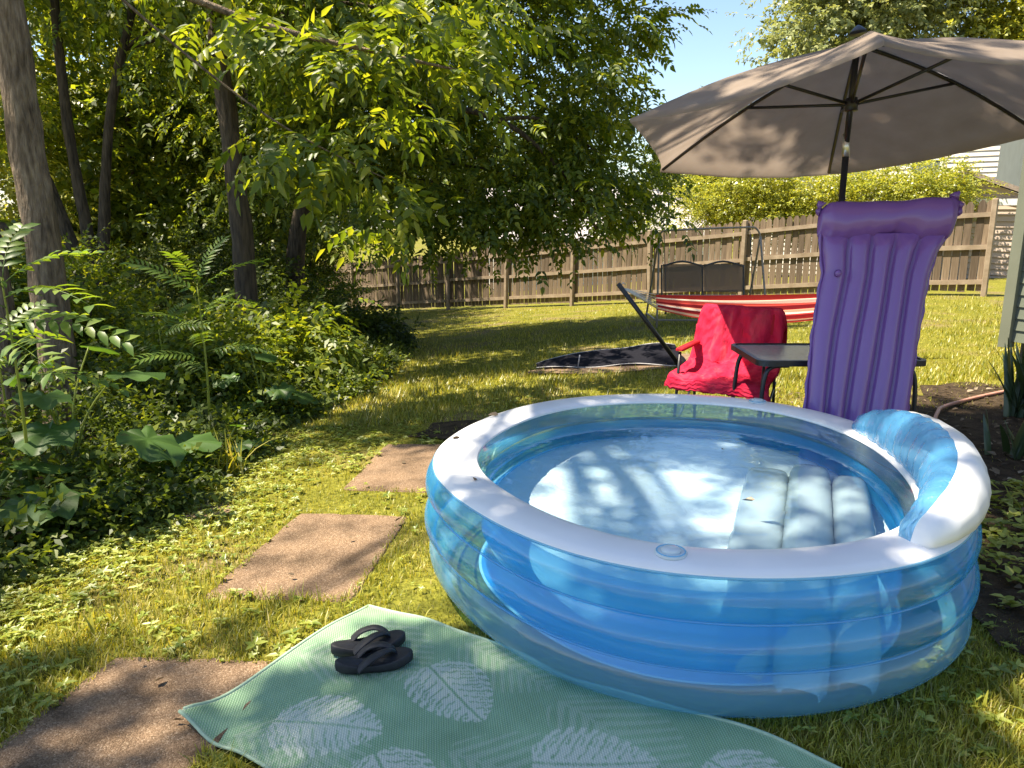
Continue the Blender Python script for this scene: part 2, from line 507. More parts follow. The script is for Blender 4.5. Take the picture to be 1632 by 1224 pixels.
# ================================================================== POOL OUTLINE
PC = np.array([.78, 3.22])
_rim = np.array([(-.33, 3.06), (-.29, 3.52), (-.05, 3.99), (.3, 4.3), (.68, 4.41), (1.05, 4.4), (1.39, 4.27), (1.64, 4.03), (1.79, 3.66), (1.82, 3.22), (1.73, 2.78), (1.55, 2.42), (1.30, 2.21),
                 (1.1, 2.13), (.9, 2.09), (.71, 2.08), (.53, 2.1), (.35, 2.16), (.17, 2.27), (.01, 2.42), (-.18, 2.7)])
_d = _rim - PC
_a = np.arctan2(_d[:, 1], _d[:, 0]); _r = np.hypot(_d[:, 0], _d[:, 1])
_o = np.argsort(_a); _a = _a[_o]; _r = _r[_o]
_ts = np.linspace(-math.pi, math.pi, 720, endpoint=False)
_rr = np.interp(_ts, np.concatenate([_a - 2 * math.pi, _a, _a + 2 * math.pi]), np.tile(_r, 3))
_ff = np.fft.rfft(_rr); _ff[7:] = 0
_rs = np.fft.irfft(_ff, 720)
def pool_r(t):
    t = (np.asarray(t) + math.pi) % (2 * math.pi) - math.pi
    return np.interp(t, np.append(_ts, math.pi), np.append(_rs, _rs[0]))
def pool_pt(t, n, z):
    r = pool_r(t) + n
    return np.stack([PC[0] + r * np.cos(t), PC[1] + r * np.sin(t), np.broadcast_to(z, np.shape(t))], -1)
def in_pool(x, y, mar=0.0):
    dx, dy = x - PC[0], y - PC[1]
    return np.hypot(dx, dy) < pool_r(np.arctan2(dy, dx)) + mar

# ================================================================== FOLIAGE TOOLS
def leaflet_set(specs, fine=False):
    """specs: (pos, dir, up, L, W) -> quads"""
    V = []; F = []
    for p, d, u, L, W in specs:
        p = np.array(p, float); d = np.array(d, float); d /= np.linalg.norm(d)
        u = np.array(u, float); s = np.cross(u, d); s /= np.linalg.norm(s); u = np.cross(d, s)
        b = len(V)
        if fine:
            m1 = p + d * L * .27 - u * L * .01; m2 = p + d * L * .62 - u * L * .05
            V += [p, m1 + s * W * .46 + u * W * .15, m2 + s * W * .33 + u * W * .10, p + d * L - u * L * .15, m2 - s * W * .33 + u * W * .10, m1 - s * W * .46 + u * W * .15]
            F += [(b, b + 3, b + 2, b + 1), (b, b + 5, b + 4, b + 3)]
            continue
        V += [p, p + d * L * .42 + s * W * .5 + u * W * .16, p + d * L - u * L * .12, p + d * L * .42 - s * W * .5 + u * W * .16]
        F.append((b, b + 3, b + 2, b + 1))
    return np.array(V), np.array(F)

def spray_pinnate(n=7, R_=.26, L=.10, W=.045, droop=.35, seed=0, fine=True):
    r = np.random.default_rng(seed)
    sp = []
    pairs = n // 2
    for i in range(pairs):
        t = (i + .8) / (pairs + .8)
        x = t * R_; z = -droop * R_ * t * t
        for s in (-1, 1):
            sp.append(((x, 0, z), (.55, s * .9, -.25 + r.uniform(-.2, .1)), (r.uniform(-.2, .2), 0, 1), L * r.uniform(.8, 1.1), W * r.uniform(.85, 1.15)))
    sp.append(((R_, 0, -droop * R_), (1, r.uniform(-.2, .2), -.6), (0, 0, 1), L * 1.1, W))
    return leaflet_set(sp, fine)

def spray_simple(n=7, R_=.25, L=.07, W=.04, seed=0):
    r = np.random.default_rng(seed)
    sp = []
    for i in range(n):
        t = (i + .5) / n
        a = i * 2.4
        sp.append(((t * R_, r.uniform(-.02, .02), r.uniform(-.02, .02)), (.6, math.cos(a) * .9, math.sin(a) * .5 - .15), (r.uniform(-.5, .5), r.uniform(-.5, .5), 1), L * r.uniform(.75, 1.2), W * r.uniform(.8, 1.2)))
    return leaflet_set(sp)

def scatter(tmpl, P, D, U, S):
    TV, TF = tmpl
    D = D / np.linalg.norm(D, axis=1, keepdims=True)
    Y = np.cross(U, D); Y /= np.maximum(np.linalg.norm(Y, axis=1, keepdims=True), 1e-6)
    Z = np.cross(D, Y)
    V = P[:, None, :] + S[:, None, None] * (TV[None, :, 0:1] * D[:, None, :] + TV[None, :, 1:2] * Y[:, None, :] + TV[None, :, 2:3] * Z[:, None, :])
    n, m = len(P), len(TV)
    F = TF[None] + (np.arange(n) * m)[:, None, None]
    return V.reshape(-1, 3), F.reshape(-1, TF.shape[1])

def cat(parts):
    Vs, Fs, b = [], [], 0
    for V, F in parts:
        Vs.append(V); Fs.append(F + b); b += len(V)
    return np.concatenate(Vs), np.concatenate(Fs)

SPR_ELDER = [spray_pinnate(7, .23, .112, .064, .35, s) for s in range(4)]
SPR_ELDER_C = [spray_pinnate(7, .24, .115, .055, .45, s, False) for s in range(4)]
SPR_NEAR = [spray_pinnate(9, .33, .14, .068, .4, s + 20) for s in range(3)]
SPR_SMALL = [spray_simple(8, .26, .075, .042, s) for s in range(4)]
SPR_FAR = [spray_simple(9, .45, .15, .095, s) for s in range(3)]

def clump_centres(ells, n, r, bias=.5):
    w = np.array([e[1][0] * e[1][1] * e[1][2] for e in ells]); w = w / w.sum()
    out = []
    for k in r.choice(len(ells), n, p=w):
        c, rad = ells[k]
        v = r.normal(size=3); v /= np.linalg.norm(v)
        out.append(np.array(c) + v * np.array(rad) * r.uniform(0, 1) ** bias)
    return np.array(out)

def foliage(centres, per, sprays, rc, r, scale=(.8, 1.25), flat=.65, core=None, droop=.35):
    """leaf sprays gathered in clumps round the given centres"""
    parts = []
    core = centres.mean(0) if core is None else np.array(core)
    for si, tm in enumerate(sprays):
        P = []; D = []
        for c in centres:
            k = r.poisson(per / len(sprays))
            if k == 0: continue
            q = r.normal(size=(k, 3)) * rc * r.uniform(.7, 1.3) * np.array([1, 1, flat]) * .62
            P.append(c + q)
            out = (c + q - core); out /= np.linalg.norm(out, axis=1, keepdims=True) + 1e-6
            D.append(out * .55 + q / rc * .6 + r.normal(size=(k, 3)) * .5 + np.array([0, 0, -droop]))
        if not P: continue
        P = np.concatenate(P); D = np.concatenate(D)
        D[:, 2] *= .7
        U = np.array([0, 0, 1.0]) + r.normal(size=P.shape) * .38
        parts.append(scatter(tm, P, D, U, r.uniform(*scale, size=len(P))))
    return cat(parts)

def trunk_mesh(name, stems, limbs, seg=12, rough=.06):
    mb = MB()
    for pts, r0, r1 in stems:
        path = smooth_path(pts, 6)
        n = len(path)
        rad = [(r0 + (r1 - r0) * (i / (n - 1)) ** .8) * (1 + .22 * math.exp(-i / (n * .03))) for i in range(n)]
        V, F = tube(path, rad, seg)
        V = [v + Vector(rng.normal(0, rough * r0, 3)) for v in V]
        mb.add(V, F)
    for pts, r0, r1 in limbs:
        path = smooth_path(pts, 4)
        n = len(path)
        rad = [r0 + (r1 - r0) * i / (n - 1) for i in range(n)]
        mb.tube(path, rad, 6)
    return mb.mesh(name, True)

def auto_limbs(origins, centres, n, r0, r):
    L = []
    idx = r.choice(len(centres), min(n, len(centres)), replace=False)
    for i in idx:
        c = centres[i]
        o = min(origins, key=lambda q: np.linalg.norm(np.array(q) - c) + max(0, q[2] - c[2]) * 1.5)
        o = np.array(o, float)
        mid = (o + c) / 2 + np.array([r.uniform(-.2, .2), r.uniform(-.2, .2), .12 * np.linalg.norm(c - o)])
        L.append(([tuple(o), tuple(mid), tuple(c)], r0 * r.uniform(.6, 1.1), r0 * .12))
    return L

def tree(label, base, stems, ells, n, per, sprays, rc, leafm, barkm, seed, limbs=14, limb_r=.045, extra=(), scale=(.8, 1.25), bias=.5, group=None, name='tree', seg=12, keep=None, droop=.35, hang=None):
    r = np.random.default_rng(seed)
    root = empty(name, base, label, 'tree' if name == 'tree' else 'shrub', group)
    C = clump_centres(ells, n, r, bias)
    if keep is not None: C = C[[bool(keep(c)) for c in C]]
    orig = []
    for pts, a, b in stems:
        p = smooth_path(pts, 4); orig += [tuple(q) for q in p[len(p) // 3:]]
    L = auto_limbs(orig, C, limbs, limb_r, r) + list(extra)
    B = np.array(base)
    def loc(pts): return [tuple(np.array(p) - B) for p in pts]
    st = [(loc(p), a, b) for p, a, b in stems]
    L = [(loc(p), a, b) for p, a, b in L]
    obj('trunk' if name == 'tree' else 'stem', trunk_mesh('trunk', st, L, seg), barkm, root)
    V, F = foliage(C, per, sprays, rc, r, scale, droop=droop)
    if hang is not None:
        V2, F2 = foliage(np.array(hang, float), 13, SPR_NEAR, .24, r, (.8, 1.15), droop=.3, flat=.5)
        V, F = cat([(V, F), (V2, F2)])
    obj('crown' if name == 'tree' else 'foliage', mesh_np('crown', V - B, F), leafm, root)
    return root

# ================================================================== WOODEN FENCE
FP0 = np.array([9.2, 15.0]); FD = np.array([-.7507, .6606]); FN = np.array([-.6606, -.7507])   # FN faces the camera
FANG = math.atan2(FD[1], FD[0])
fence = empty('picket_fence', (FP0[0], FP0[1], g(*FP0)), 'weathered brown dog-ear picket fence running along the back of the yard', 'fence')
FB = Vector(fence.location)
RZ = Matrix.Rotation(FANG, 3, 'Z')
PW, PH, PT = .132, 1.74, .018
pk = [(-PW / 2, 0), (PW / 2, 0), (PW / 2, PH - .07), (.022, PH), (-.022, PH), (-PW / 2, PH - .07)]
PV = [(x, -PT / 2, z) for x, z in pk] + [(x, PT / 2, z) for x, z in pk]
PF = [(0, 1, 2, 3, 4, 5), (11, 10, 9, 8, 7, 6)] + [(i, i + 6, (i + 1) % 6 + 6, (i + 1) % 6) for i in range(6)]
pick_mesh = mesh_py('picket', PV, PF); pick_mesh.materials.append(M['wood'])
FL = 24.5
s = .10
while s < FL:
    p = FP0 + FD * s
    o = bpy.data.objects.new('picket', pick_mesh); link(o, fence)
    gz = g(*p)
    lift = .10 + rng.normal(0, .006)
    o.location = Vector((p[0], p[1], gz + lift)) - FB
    o.rotation_euler = (rng.normal(0, .006), rng.normal(0, .007), FANG + rng.normal(0, .012))
    s += PW + .016 + abs(rng.normal(0, .009))
post_mb = MB().box((0, 0, .88), (.10, .10, 1.96), None, .012).mesh('post'); post_mb.materials.append(M['rail_wood'])
SP = 2.49
for k in range(10):
    p = FP0 + FD * SP * k + FN * .072
    o = bpy.data.objects.new('post', post_mb); link(o, fence)
    o.location = Vector((p[0], p[1], g(*p))) - FB
    o.rotation_euler = (0, rng.normal(0, .012), FANG)
    for j, z in enumerate((.27, .93, 1.55)):
        a = FP0 + FD * (SP * k + .055) + FN * .032; b = FP0 + FD * (SP * (k + 1) - .055) + FN * .032
        dz = rng.normal(0, .012)
        A = Vector((a[0], a[1], g(*a) + z + .02 + dz)) - FB; Bv = Vector((b[0], b[1], g(*b) + z + .02 + dz + rng.normal(0, .01))) - FB
        d = Bv - A
        rot = Matrix((d.normalized(), Vector((-FN[0], -FN[1], 0)), d.normalized().cross(Vector((-FN[0], -FN[1], 0))))).transposed()
        MB().box((A + Bv) / 2, (d.length, .042, .088), rot).build('rail', M['rail_wood'], fence)

# ================================================================== HOUSE CORNER ON THE RIGHT
HX, HY = 4.52, 7.0
house = empty('house', (HX, HY, 0), 'grey-green lap sided house corner at the right edge of the yard', 'house')
house.rotation_euler = (0, 0, R(-59.3))
MB().box((3.06, 3.05, .1), (5.9, 5.9, .72)).build('foundation', M['foundation'], house)
MB().box((3.06, 3.05, 2.36), (6.0, 6.0, 3.8)).build('wall', M['siding_green'], house)
sb = [(.06, -.004, 0), (5.9, -.004, 0), (5.9, -.026, .004), (.06, -.026, .004), (.06, -.004, .118), (5.9, -.004, .118), (5.9, -.010, .118), (.06, -.010, .118)]
sbm = mesh_py('siding_board', [(x, y, z) for x, y, z in sb], [(0, 1, 2, 3), (3, 2, 6, 7), (7, 6, 5, 4), (0, 3, 7, 4), (1, 5, 6, 2)])
sbm.materials.append(M['siding_green'])
for i in range(34):
    o = bpy.data.objects.new('siding_board', sbm); link(o, house)
    o.location = (0, .052, .40 + i * .107)
    o.rotation_euler = (0, rng.normal(0, .0006), 0)
MB().box((.015, .03, 2.26), (.09, .11, 3.82)).build('corner_board', M['trim_green'], house)
MB().box((3.0, 2.9, 4.25), (6.9, 7.4, .10)).build('eave', M['trim_green'], house)
MB().add([(-.45, -.8, 4.305), (6.45, -.8, 4.305), (6.45, 6.6, 4.305), (-.45, 6.6, 4.305), (-.45, 2.9, 6.2), (6.45, 2.9, 6.2)], [(0, 1, 5, 4), (2, 3, 4, 5), (0, 4, 3), (1, 2, 5), (0, 3, 2, 1)]).build('roof', M['roof_brown'], house)

# ================================================================== NEIGHBOUR HOUSES BEYOND THE FENCE
def neighbour(name, loc, w, d, h, rz, wallm, roofm, label, wins, board=.20, roof_h=1.6, gable_front=False, over=.35):
    root = empty(name, loc, label, 'house')
    root.rotation_euler = (0, 0, rz)
    MB().box((0, d / 2, h / 2), (w, d, h)).build('wall', wallm, root)
    mb = MB()
    z = .1
    while z < h - .05:
        mb.add([(-w / 2 - .02, -.012, z), (w / 2 + .02, -.012, z), (w / 2 + .02, -.045, z + .005), (-w / 2 - .02, -.045, z + .005), (-w / 2 - .02, -.012, z + board - .004), (w / 2 + .02, -.012, z + board - .004)],
               [(0, 1, 2, 3), (3, 2, 5, 4), (0, 3, 4), (1, 5, 2)])
        z += board
    mb.build('siding', wallm, root)
    o = over
    if gable_front:
        V = [(-w / 2 - o, -o, h - .02), (w / 2 + o, -o, h - .02), (w / 2 + o, d + o, h - .02), (-w / 2 - o, d + o, h - .02), (0, -o, h + roof_h), (0, d + o, h + roof_h)]
        t = .12
        V += [(x, y, z + t) for x, y, z in V]
        F = [(0, 4, 10, 6), (4, 1, 7, 10), (6, 10, 11, 9), (10, 7, 8, 11), (0, 3, 5, 4), (1, 4, 5, 2), (3, 9, 11, 5), (2, 5, 11, 8), (0, 6, 9, 3), (1, 2, 8, 7)]
        MB().add(V, F).build('roof', roofm, root)
        MB().add([(-w / 2, -.005, h), (w / 2, -.005, h), (0, -.005, h + roof_h - .02), (-w / 2, .1, h), (w / 2, .1, h), (0, .1, h + roof_h - .02)], [(0, 1, 2), (3, 5, 4), (0, 2, 5, 3), (1, 4, 5, 2)]).build('gable', wallm, root)
    else:
        V = [(-w / 2 - o, -o, h), (w / 2 + o, -o, h), (w / 2 + o, d + o, h), (-w / 2 - o, d + o, h), (-w / 2 - o, d / 2, h + roof_h), (w / 2 + o, d / 2, h + roof_h)]
        MB().add(V, [(0, 1, 5, 4), (2, 3, 4, 5), (0, 4, 3), (1, 2, 5), (0, 3, 2, 1)]).build('roof', roofm, root)
    MB().box((0, -o * .98, h - .07), (w + 2 * o, .05, .16)).build('fascia', M['trim_white'], root)
    for (x, zc, ww, hh) in wins:
        f = empty('window', (x, -.05, zc)); f.parent = root
        fm = MB()
        for sx in (-1, 1): fm.box((sx * ww / 2, 0, 0), (.08, .07, hh + .08))
        for sz in (-1, 0, 1): fm.box((0, 0, sz * hh / 2), (ww - .081, .065, .075))
        fm.build('frame', M['trim_white'], f)
        MB().box((0, .012, 0), (ww - .02, .02, hh - .02)).build('pane', M['glass'], f)
    return root

neighbour('house', (12.6, 28.5, -.8), 8.2, 7, 6.2, R(-41), M['siding_cream'], M['roof_grey'], 'tall cream sided neighbouring house with white windows behind the fence',
          [(-2.3, 4.15, .95, 1.2), (-.2, 4.15, .95, 1.2), (2.0, 4.15, .95, 1.2), (-1.2, 1.6, .95, 1.3)], .17)
neighbour('garden_shed', (11.7, 20.4, -.4), 2.9, 3.0, 2.3, R(-34), M['siding_tan'], M['roof_brown'], 'small tan sided shed with a gable roof behind the fence', [], .15, .62, True, .18)
neighbour('house', (5.2, 40.0, -2.9), 12, 8, 3.2, R(6), M['trim_white'], M['roof_grey'], 'low white neighbouring house with pale grey roof seen through the tree leaves', [(-3, 1.8, 1.4, 1.2), (1.0, 1.8, 1.4, 1.2), (4.2, 1.8, 1.2, 1.2)], .25, 2.6)

# ================================================================== TREES
T1B = (-3.62, 6.0, g(-3.62, 6.0))
def shade(tx, ty, rx, ry, z=9.5, rz=.55):
    """a crown lobe placed so that it shades the ground round (tx, ty)"""
    k = z / TO_SUN.z
    return ((tx + TO_SUN.x * k, ty + TO_SUN.y * k, z), (rx, ry, rz))
tree('thick grey barked tree trunk nearest the left edge of the lawn', T1B,
     [([T1B, (-3.60, 6.0, 1.0), (-3.63, 6.0, 2.2), (-3.66, 5.95, 3.6), (-3.8, 5.4, 6.2), (-4.2, 4.4, 9.4)], .145, .08)],
     [shade(.35, 2.1, 1.0, .42), shade(.5, 2.3, .6, .25, 9.2), shade(1.6, 4.25, .65, .4), shade(-.85, 3.6, .22, .22), shade(-1.2, 2.0, .25, .25), shade(2.7, 3.0, .6, .8, 10), shade(-.2, 5.9, 1.2, .40), shade(1.5, 7.7, .8, .4), shade(3.3, 5.2, .8, .8, 10.2)],
     66, 52, SPR_ELDER, .40, M['leaf_elder'], M['bark_grey'], 11, limbs=26, limb_r=.06, bias=.6, group='trees of the woodland edge', seg=16,
     hang=[(-2.45, 6.8, 3.1), (-1.85, 6.8, 2.9), (-1.55, 6.9, 2.85), (-1.25, 6.8, 2.78), (-1.95, 6.6, 2.08), (-1.65, 6.7, 1.98), (-1.45, 6.9, 2.2), (-1.1, 6.9, 1.78), (-.7, 7.0, 2.95), (-.45, 7.1, 2.75), (-.95, 7.0, 3.1), (-1.0, 7.3, 2.4), (-1.3, 7.6, 1.35), (-.2, 7.4, 3.2)],
     extra=[([(-3.64, 5.97, 3.3), (-3.0, 6.5, 3.35), (-2.0, 6.8, 3.05), (-1.0, 6.95, 2.85), (-.4, 7.1, 2.75)], .045, .008), ([(-3.2, 6.35, 3.35), (-2.5, 6.6, 2.7), (-1.8, 6.65, 2.2), (-1.0, 6.9, 1.8)], .014, .005)])
T1C = (-4.28, 6.4, g(-4.28, 6.4))
tree('grey tree trunk cut by the left frame edge behind the thick trunk', T1C,
     [([T1C, (-4.28, 6.4, 1.6), (-4.30, 6.4, 3.4), (-5.4, 6.0, 8.5)], .13, .06)],
     [shade(-3.3, 3.6, .8, .6), shade(-3.05, 3.15, .45, .35), shade(-4.2, 5.0, .9, .5), shade(-2.8, 4.35, .4, .4), shade(-2.6, 5.3, .5, .5), shade(-2.9, 6.7, .6, .5), shade(-2.3, 3.9, .25, .3), shade(-5.0, 7.5, 1.6, 1.2)], 64, 50, SPR_ELDER_C, .42, M['leaf_elder'], M['bark_grey'], 12, limbs=12, group='trees of the woodland edge')
T2B = (-3.2, 9.2, g(-3.2, 9.2))
tree('straight brown tree trunk standing in the shrubs left of the lawn', T2B,
     [([T2B, (-3.17, 9.2, 1.0), (-3.22, 9.2, 2.4), (-3.30, 9.2, 4.0), (-3.3, 9.4, 8.6)], .15, .075)],
     [((-5.0, 11.6, 7.8), (2.0, 1.3, 1.0)), ((-7.4, 8.6, 8.4), (1.6, 1.2, .8)), ((-2.6, 9.0, 4.0), (1.4, 1.0, .8)), ((-1.5, 9.2, 3.5), (1.2, .9, .6))], 85, 34, SPR_ELDER, .55, M['leaf_elder'], M['bark_dark'], 13, limbs=22, group='trees of the woodland edge')
# wide overhanging tree
T4B = (-4.1, 14.4, g(-4.1, 14.4))
def keep4(c):
    x, y, z = c
    lim = (2.0 if z > 3.4 else 2.35) * y / 13
    if x > lim: return False
    lo = .95 if x < .9 else .95 + (x - .9) * .45
    if z < lo * 1.0: return False
    return True
tree('broad dark leafy tree whose drooping branches overhang the lawn and fence', T4B,
     [([T4B, (-3.9, 14.3, 1.2), (-3.0, 14.1, 3.2), (-1.5, 13.8, 5.5), (-.8, 13.8, 8.5)], .20, .08)],
     [((-.6, 13.2, 5.2), (3.2, 2.4, 3.0)), ((1.5, 13.0, 3.7), (1.3, 1.6, 2.3)), ((-1.0, 12.6, 2.2), (2.4, 1.5, 1.2)), ((1.9, 13.2, 5.6), (1.0, 1.4, 1.6)), ((.9, 12.8, 1.7), (1.3, 1.2, 1.1)), ((2.3, 13.0, 2.7), (.7, 1.2, 1.0)), ((-2.0, 12.6, 1.9), (1.1, .8, .6)), ((-.4, 12.4, 1.7), (1.8, 1.0, .7)), ((-2.6, 12.4, 3.4), (1.4, 1.4, 1.8)), ((-3.6, 13.2, 8.0), (3.2, 2.8, 1.2))],
     360, 34, SPR_ELDER + SPR_NEAR[:1] + SPR_SMALL[:2], .52, M['leaf_elder'], M['bark_dark'], 14, limbs=46, limb_r=.04, bias=.42, group='trees of the woodland edge', keep=keep4, droop=.08,
     extra=[([(-2.7, 12.9, 2.5), (-1.6, 12.2, 3.1), (-.2, 11.9, 2.9), (.8, 11.9, 2.1), (1.3, 12, 1.3)], .07, .02), ([(-.2, 11.9, 2.9), (.5, 12, 2.9), (1.4, 12.2, 2.4)], .04, .012)])
T3B = (-6.6, 12.0, g(-6.6, 12))
tree('dark many stemmed tree with leaning limbs deep in the woodland', T3B,
     [([T3B, (-6.7, 12, .8), (-7.2, 12, 2.6), (-7.9, 12, 5.2)], .13, .06), ([T3B, (-6.5, 12, 1.0), (-6.6, 12, 2.8), (-6.7, 12.2, 6)], .12, .05), ([T3B, (-6.3, 12, .9), (-6.0, 12.2, 3.2), (-5.2, 12.6, 6)], .11, .05), ([T3B, (-7.0, 11.8, .8), (-8.2, 11.6, 1.8), (-9.6, 11.6, 2.9)], .08, .04)],
     [((-7.0, 12.4, 5.8), (2.8, 1.8, 1.6)), ((-5.0, 12.8, 4.6), (1.8, 1.5, 1.6)), ((-8.6, 11.6, 4.0), (1.6, 1.2, 1.2)), ((-9.0, 11.5, 8.2), (3.4, 2.6, 1.1))], 130, 30, SPR_ELDER_C, .6, M['leaf_elder'], M['bark_dark'], 15, limbs=18, group='trees of the woodland edge')
back = [((-11.5, 15.5), 6.5, 2.8, 'yellow green tree deepest at the far left of the woodland', 21, 'leaf_yellow'),
        ((-8.6, 18.5), 7.0, 2.8, 'tall leafy tree behind the many stemmed tree', 22, 'leaf_elder'),
        ((-5.6, 17.5), 6.5, 2.6, 'dense leafy tree behind the straight brown trunk', 23, 'leaf_elder'),
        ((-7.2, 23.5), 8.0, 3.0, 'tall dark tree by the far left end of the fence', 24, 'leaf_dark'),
        ((-12.5, 23.0), 8.0, 3.6, 'sunlit tree showing between the dark stems at far left', 25, 'leaf_yellow'),
        ((-6.2, 20.5), 7.2, 2.4, 'tree behind the drooping branches in front of the fence', 26, 'leaf_elder')]
for (x, y), h, r_, lab, sd, lm in back:
    b = (x, y, g(x, y))
    hi = sd == 26
    ell = [((x, y, h * .72 + b[2] + (1.2 if hi else 0)), (r_, r_, h * .30)), ((x + r_ * .5, y - .5, h * .48 + b[2] + (1.4 if hi else 0)), (r_ * .7, r_ * .7, h * .2))]
    ell.append(((x - 1.2, y - .5, h * 1.12 + b[2]), (r_ * 1.15, r_ * 1.1, h * .12)))
    if not hi: ell.append(((x - r_ * .4, y - .6, h * .28 + b[2]), (r_ * .8, r_ * .7, h * .2)))
    tree(lab, b, [([b, (x + .1, y, b[2] + h * .3), (x - .2, y, b[2] + h * .65), (x, y, b[2] + h * 1.1)], .15, .05)], ell,
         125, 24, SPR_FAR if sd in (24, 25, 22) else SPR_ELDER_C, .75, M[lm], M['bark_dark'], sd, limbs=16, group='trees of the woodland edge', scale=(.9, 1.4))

# trees and bushes beyond the fence
def far_tree(x, y, z0, zc, r_, rz_, lab, sd, lm, n=80, per=26, rc=1.0, sc=(1.0, 1.6), name='tree', grp='trees beyond the fence', spr=None, tr=.2, limbs=14):
    b = (x, y, z0)
    tree(lab, b, [([b, (x + .1, y, z0 + (zc - z0) * .5), (x, y, zc), (x + .1, y, zc + rz_ * .5)], tr, tr * .35)],
         [((x, y, zc), (r_, r_ * .9, rz_)), ((x - r_ * .45, y, zc - rz_ * .3), (r_ * .6, r_ * .6, rz_ * .6)), ((x + r_ * .5, y, zc + rz_ * .1), (r_ * .5, r_ * .6, rz_ * .6))],
         n, per, spr or SPR_FAR, rc, M[lm], M['branch'], sd, limbs=limbs, limb_r=tr * .3, group=grp, scale=sc, name=name)
far_tree(18.6, 42, -1.5, 12.0, 5.2, 4.6, 'tall pale green tree rising behind the umbrella top', 31, 'leaf_sage', 130, 34, 1.2, (1.3, 2.1), tr=.35)
far_tree(25.5, 40, -1.5, 11.5, 3.8, 4.5, 'tall sunlit tree at the upper right frame edge', 32, 'leaf_yellow', 90, 34, 1.1, (1.2, 1.9), tr=.3)
far_tree(20.5, 33, -1, 4.4, 3.0, 2.2, 'green tree behind the small tan shed', 33, 'leaf_elder', 70, 26, .9, (.9, 1.4), tr=.2)
far_tree(6.3, 22.0, -.7, 2.0, 1.6, 1.35, 'bushy yellow green shrub behind the fence, left of the umbrella pole', 34, 'leaf_yellow', 120, 34, .42, (.8, 1.2), 'shrub', 'shrubs beyond the fence', SPR_SMALL, .05, 20)
far_tree(8.3, 21.5, -.6, 1.75, 1.25, 1.0, 'rounded yellow green shrub behind the fence, right at the umbrella pole', 35, 'leaf_yellow', 85, 34, .42, (.8, 1.2), 'shrub', 'shrubs beyond the fence', SPR_SMALL, .05, 16)
far_tree(10.4, 20.6, -.5, 2.0, 1.35, .95, 'bright yellow green shrub behind the fence, in front of the tall cream house', 36, 'leaf_yellow', 90, 34, .42, (.8, 1.2), 'shrub', 'shrubs beyond the fence', SPR_SMALL, .05, 16)
far_tree(4.3, 25, -1.2, 1.0, 1.3, 1.0, 'green shrub behind the fence below the low white house', 37, 'leaf_elder', 40, 28, .5, (.8, 1.2), 'shrub', 'shrubs beyond the fence', SPR_SMALL, .05, 12)
far_tree(12.3, 46, -1.5, 4.5, 4.5, 2.6, 'dark tree between the neighbouring houses', 38, 'leaf_dark', 70, 28, 1.2, (1.3, 2.0), tr=.3)
far_tree(-2.0, 50, -3, 4.5, 7, 3.6, 'broad tree behind the low white house', 39, 'leaf_dark', 110, 28, 1.5, (1.5, 2.4), tr=.3)
far_tree(-14, 36, -3, 6, 6, 5, 'large sunlit tree far behind the woodland', 40, 'leaf_yellow', 110, 28, 1.4, (1.5, 2.3), tr=.3)

# ================================================================== UNDERSTOREY SHRUBS ON THE LEFT
shr = [((-2.6, 8.3), .6, .55, 'low leafy shrub at the foot of the straight brown trunk'), ((-4.7, 8.4), 1.0, 1.0, 'dense shrub between the thick grey trunk and the straight brown trunk'),
       ((-3.7, 11.2), .9, .9, 'dark rounded shrub behind the straight brown trunk'), ((-2.6, 12.4), .6, .38, 'low dark mounded bush bulging into the lawn edge'),
       ((-6.2, 9.6), 1.3, 1.5, 'tall tangled shrub below the many stemmed tree'), ((-3.0, 7.1), .5, .6, 'small bright leaved shrub right of the thick grey trunk'),
       ((-5.4, 7.4), .9, 1.3, 'shrub behind the thick grey trunk at the left edge'), ((-5.4, 13.6), 1.2, 1.6, 'tall shrub in deep shade by the broad tree trunk'),
       ((-4.7, 17.5), 1.2, 1.7, 'shaded shrub at the far end of the lawn edge'), ((-8.4, 11.0), 1.5, 1.8, 'big shrub at the far left of the woodland')]
for k, ((x, y), r_, h, lab) in enumerate(shr):
    z = g(x, y)
    b = (x, y, z)
    st = []
    rr_ = np.random.default_rng(60 + k)
    for q in range(4):
        a = q * 1.6 + rr_.uniform(0, .8)
        st.append(([b, (x + math.cos(a) * .15 * r_, y + math.sin(a) * .15 * r_, z + h * .5), (x + math.cos(a) * .5 * r_, y + math.sin(a) * .5 * r_, z + h * 1.15)], .02, .008))
    tree(lab, b, st, [((x, y, z + h * .75), (r_, r_, h * .7)), ((x + .3 * r_, y - .3 * r_, z + h * .45), (r_ * .9, r_ * .9, h * .4))], int(52 + 30 * r_), 30, SPR_SMALL if k % 3 else SPR_ELDER_C, .34, M['leaf_dark' if k in (2, 3, 7) else 'leaf_elder'], M['branch'], 60 + k, limbs=14, limb_r=.012, group='shrubs of the woodland edge', name='shrub', seg=6, scale=(.7, 1.1))

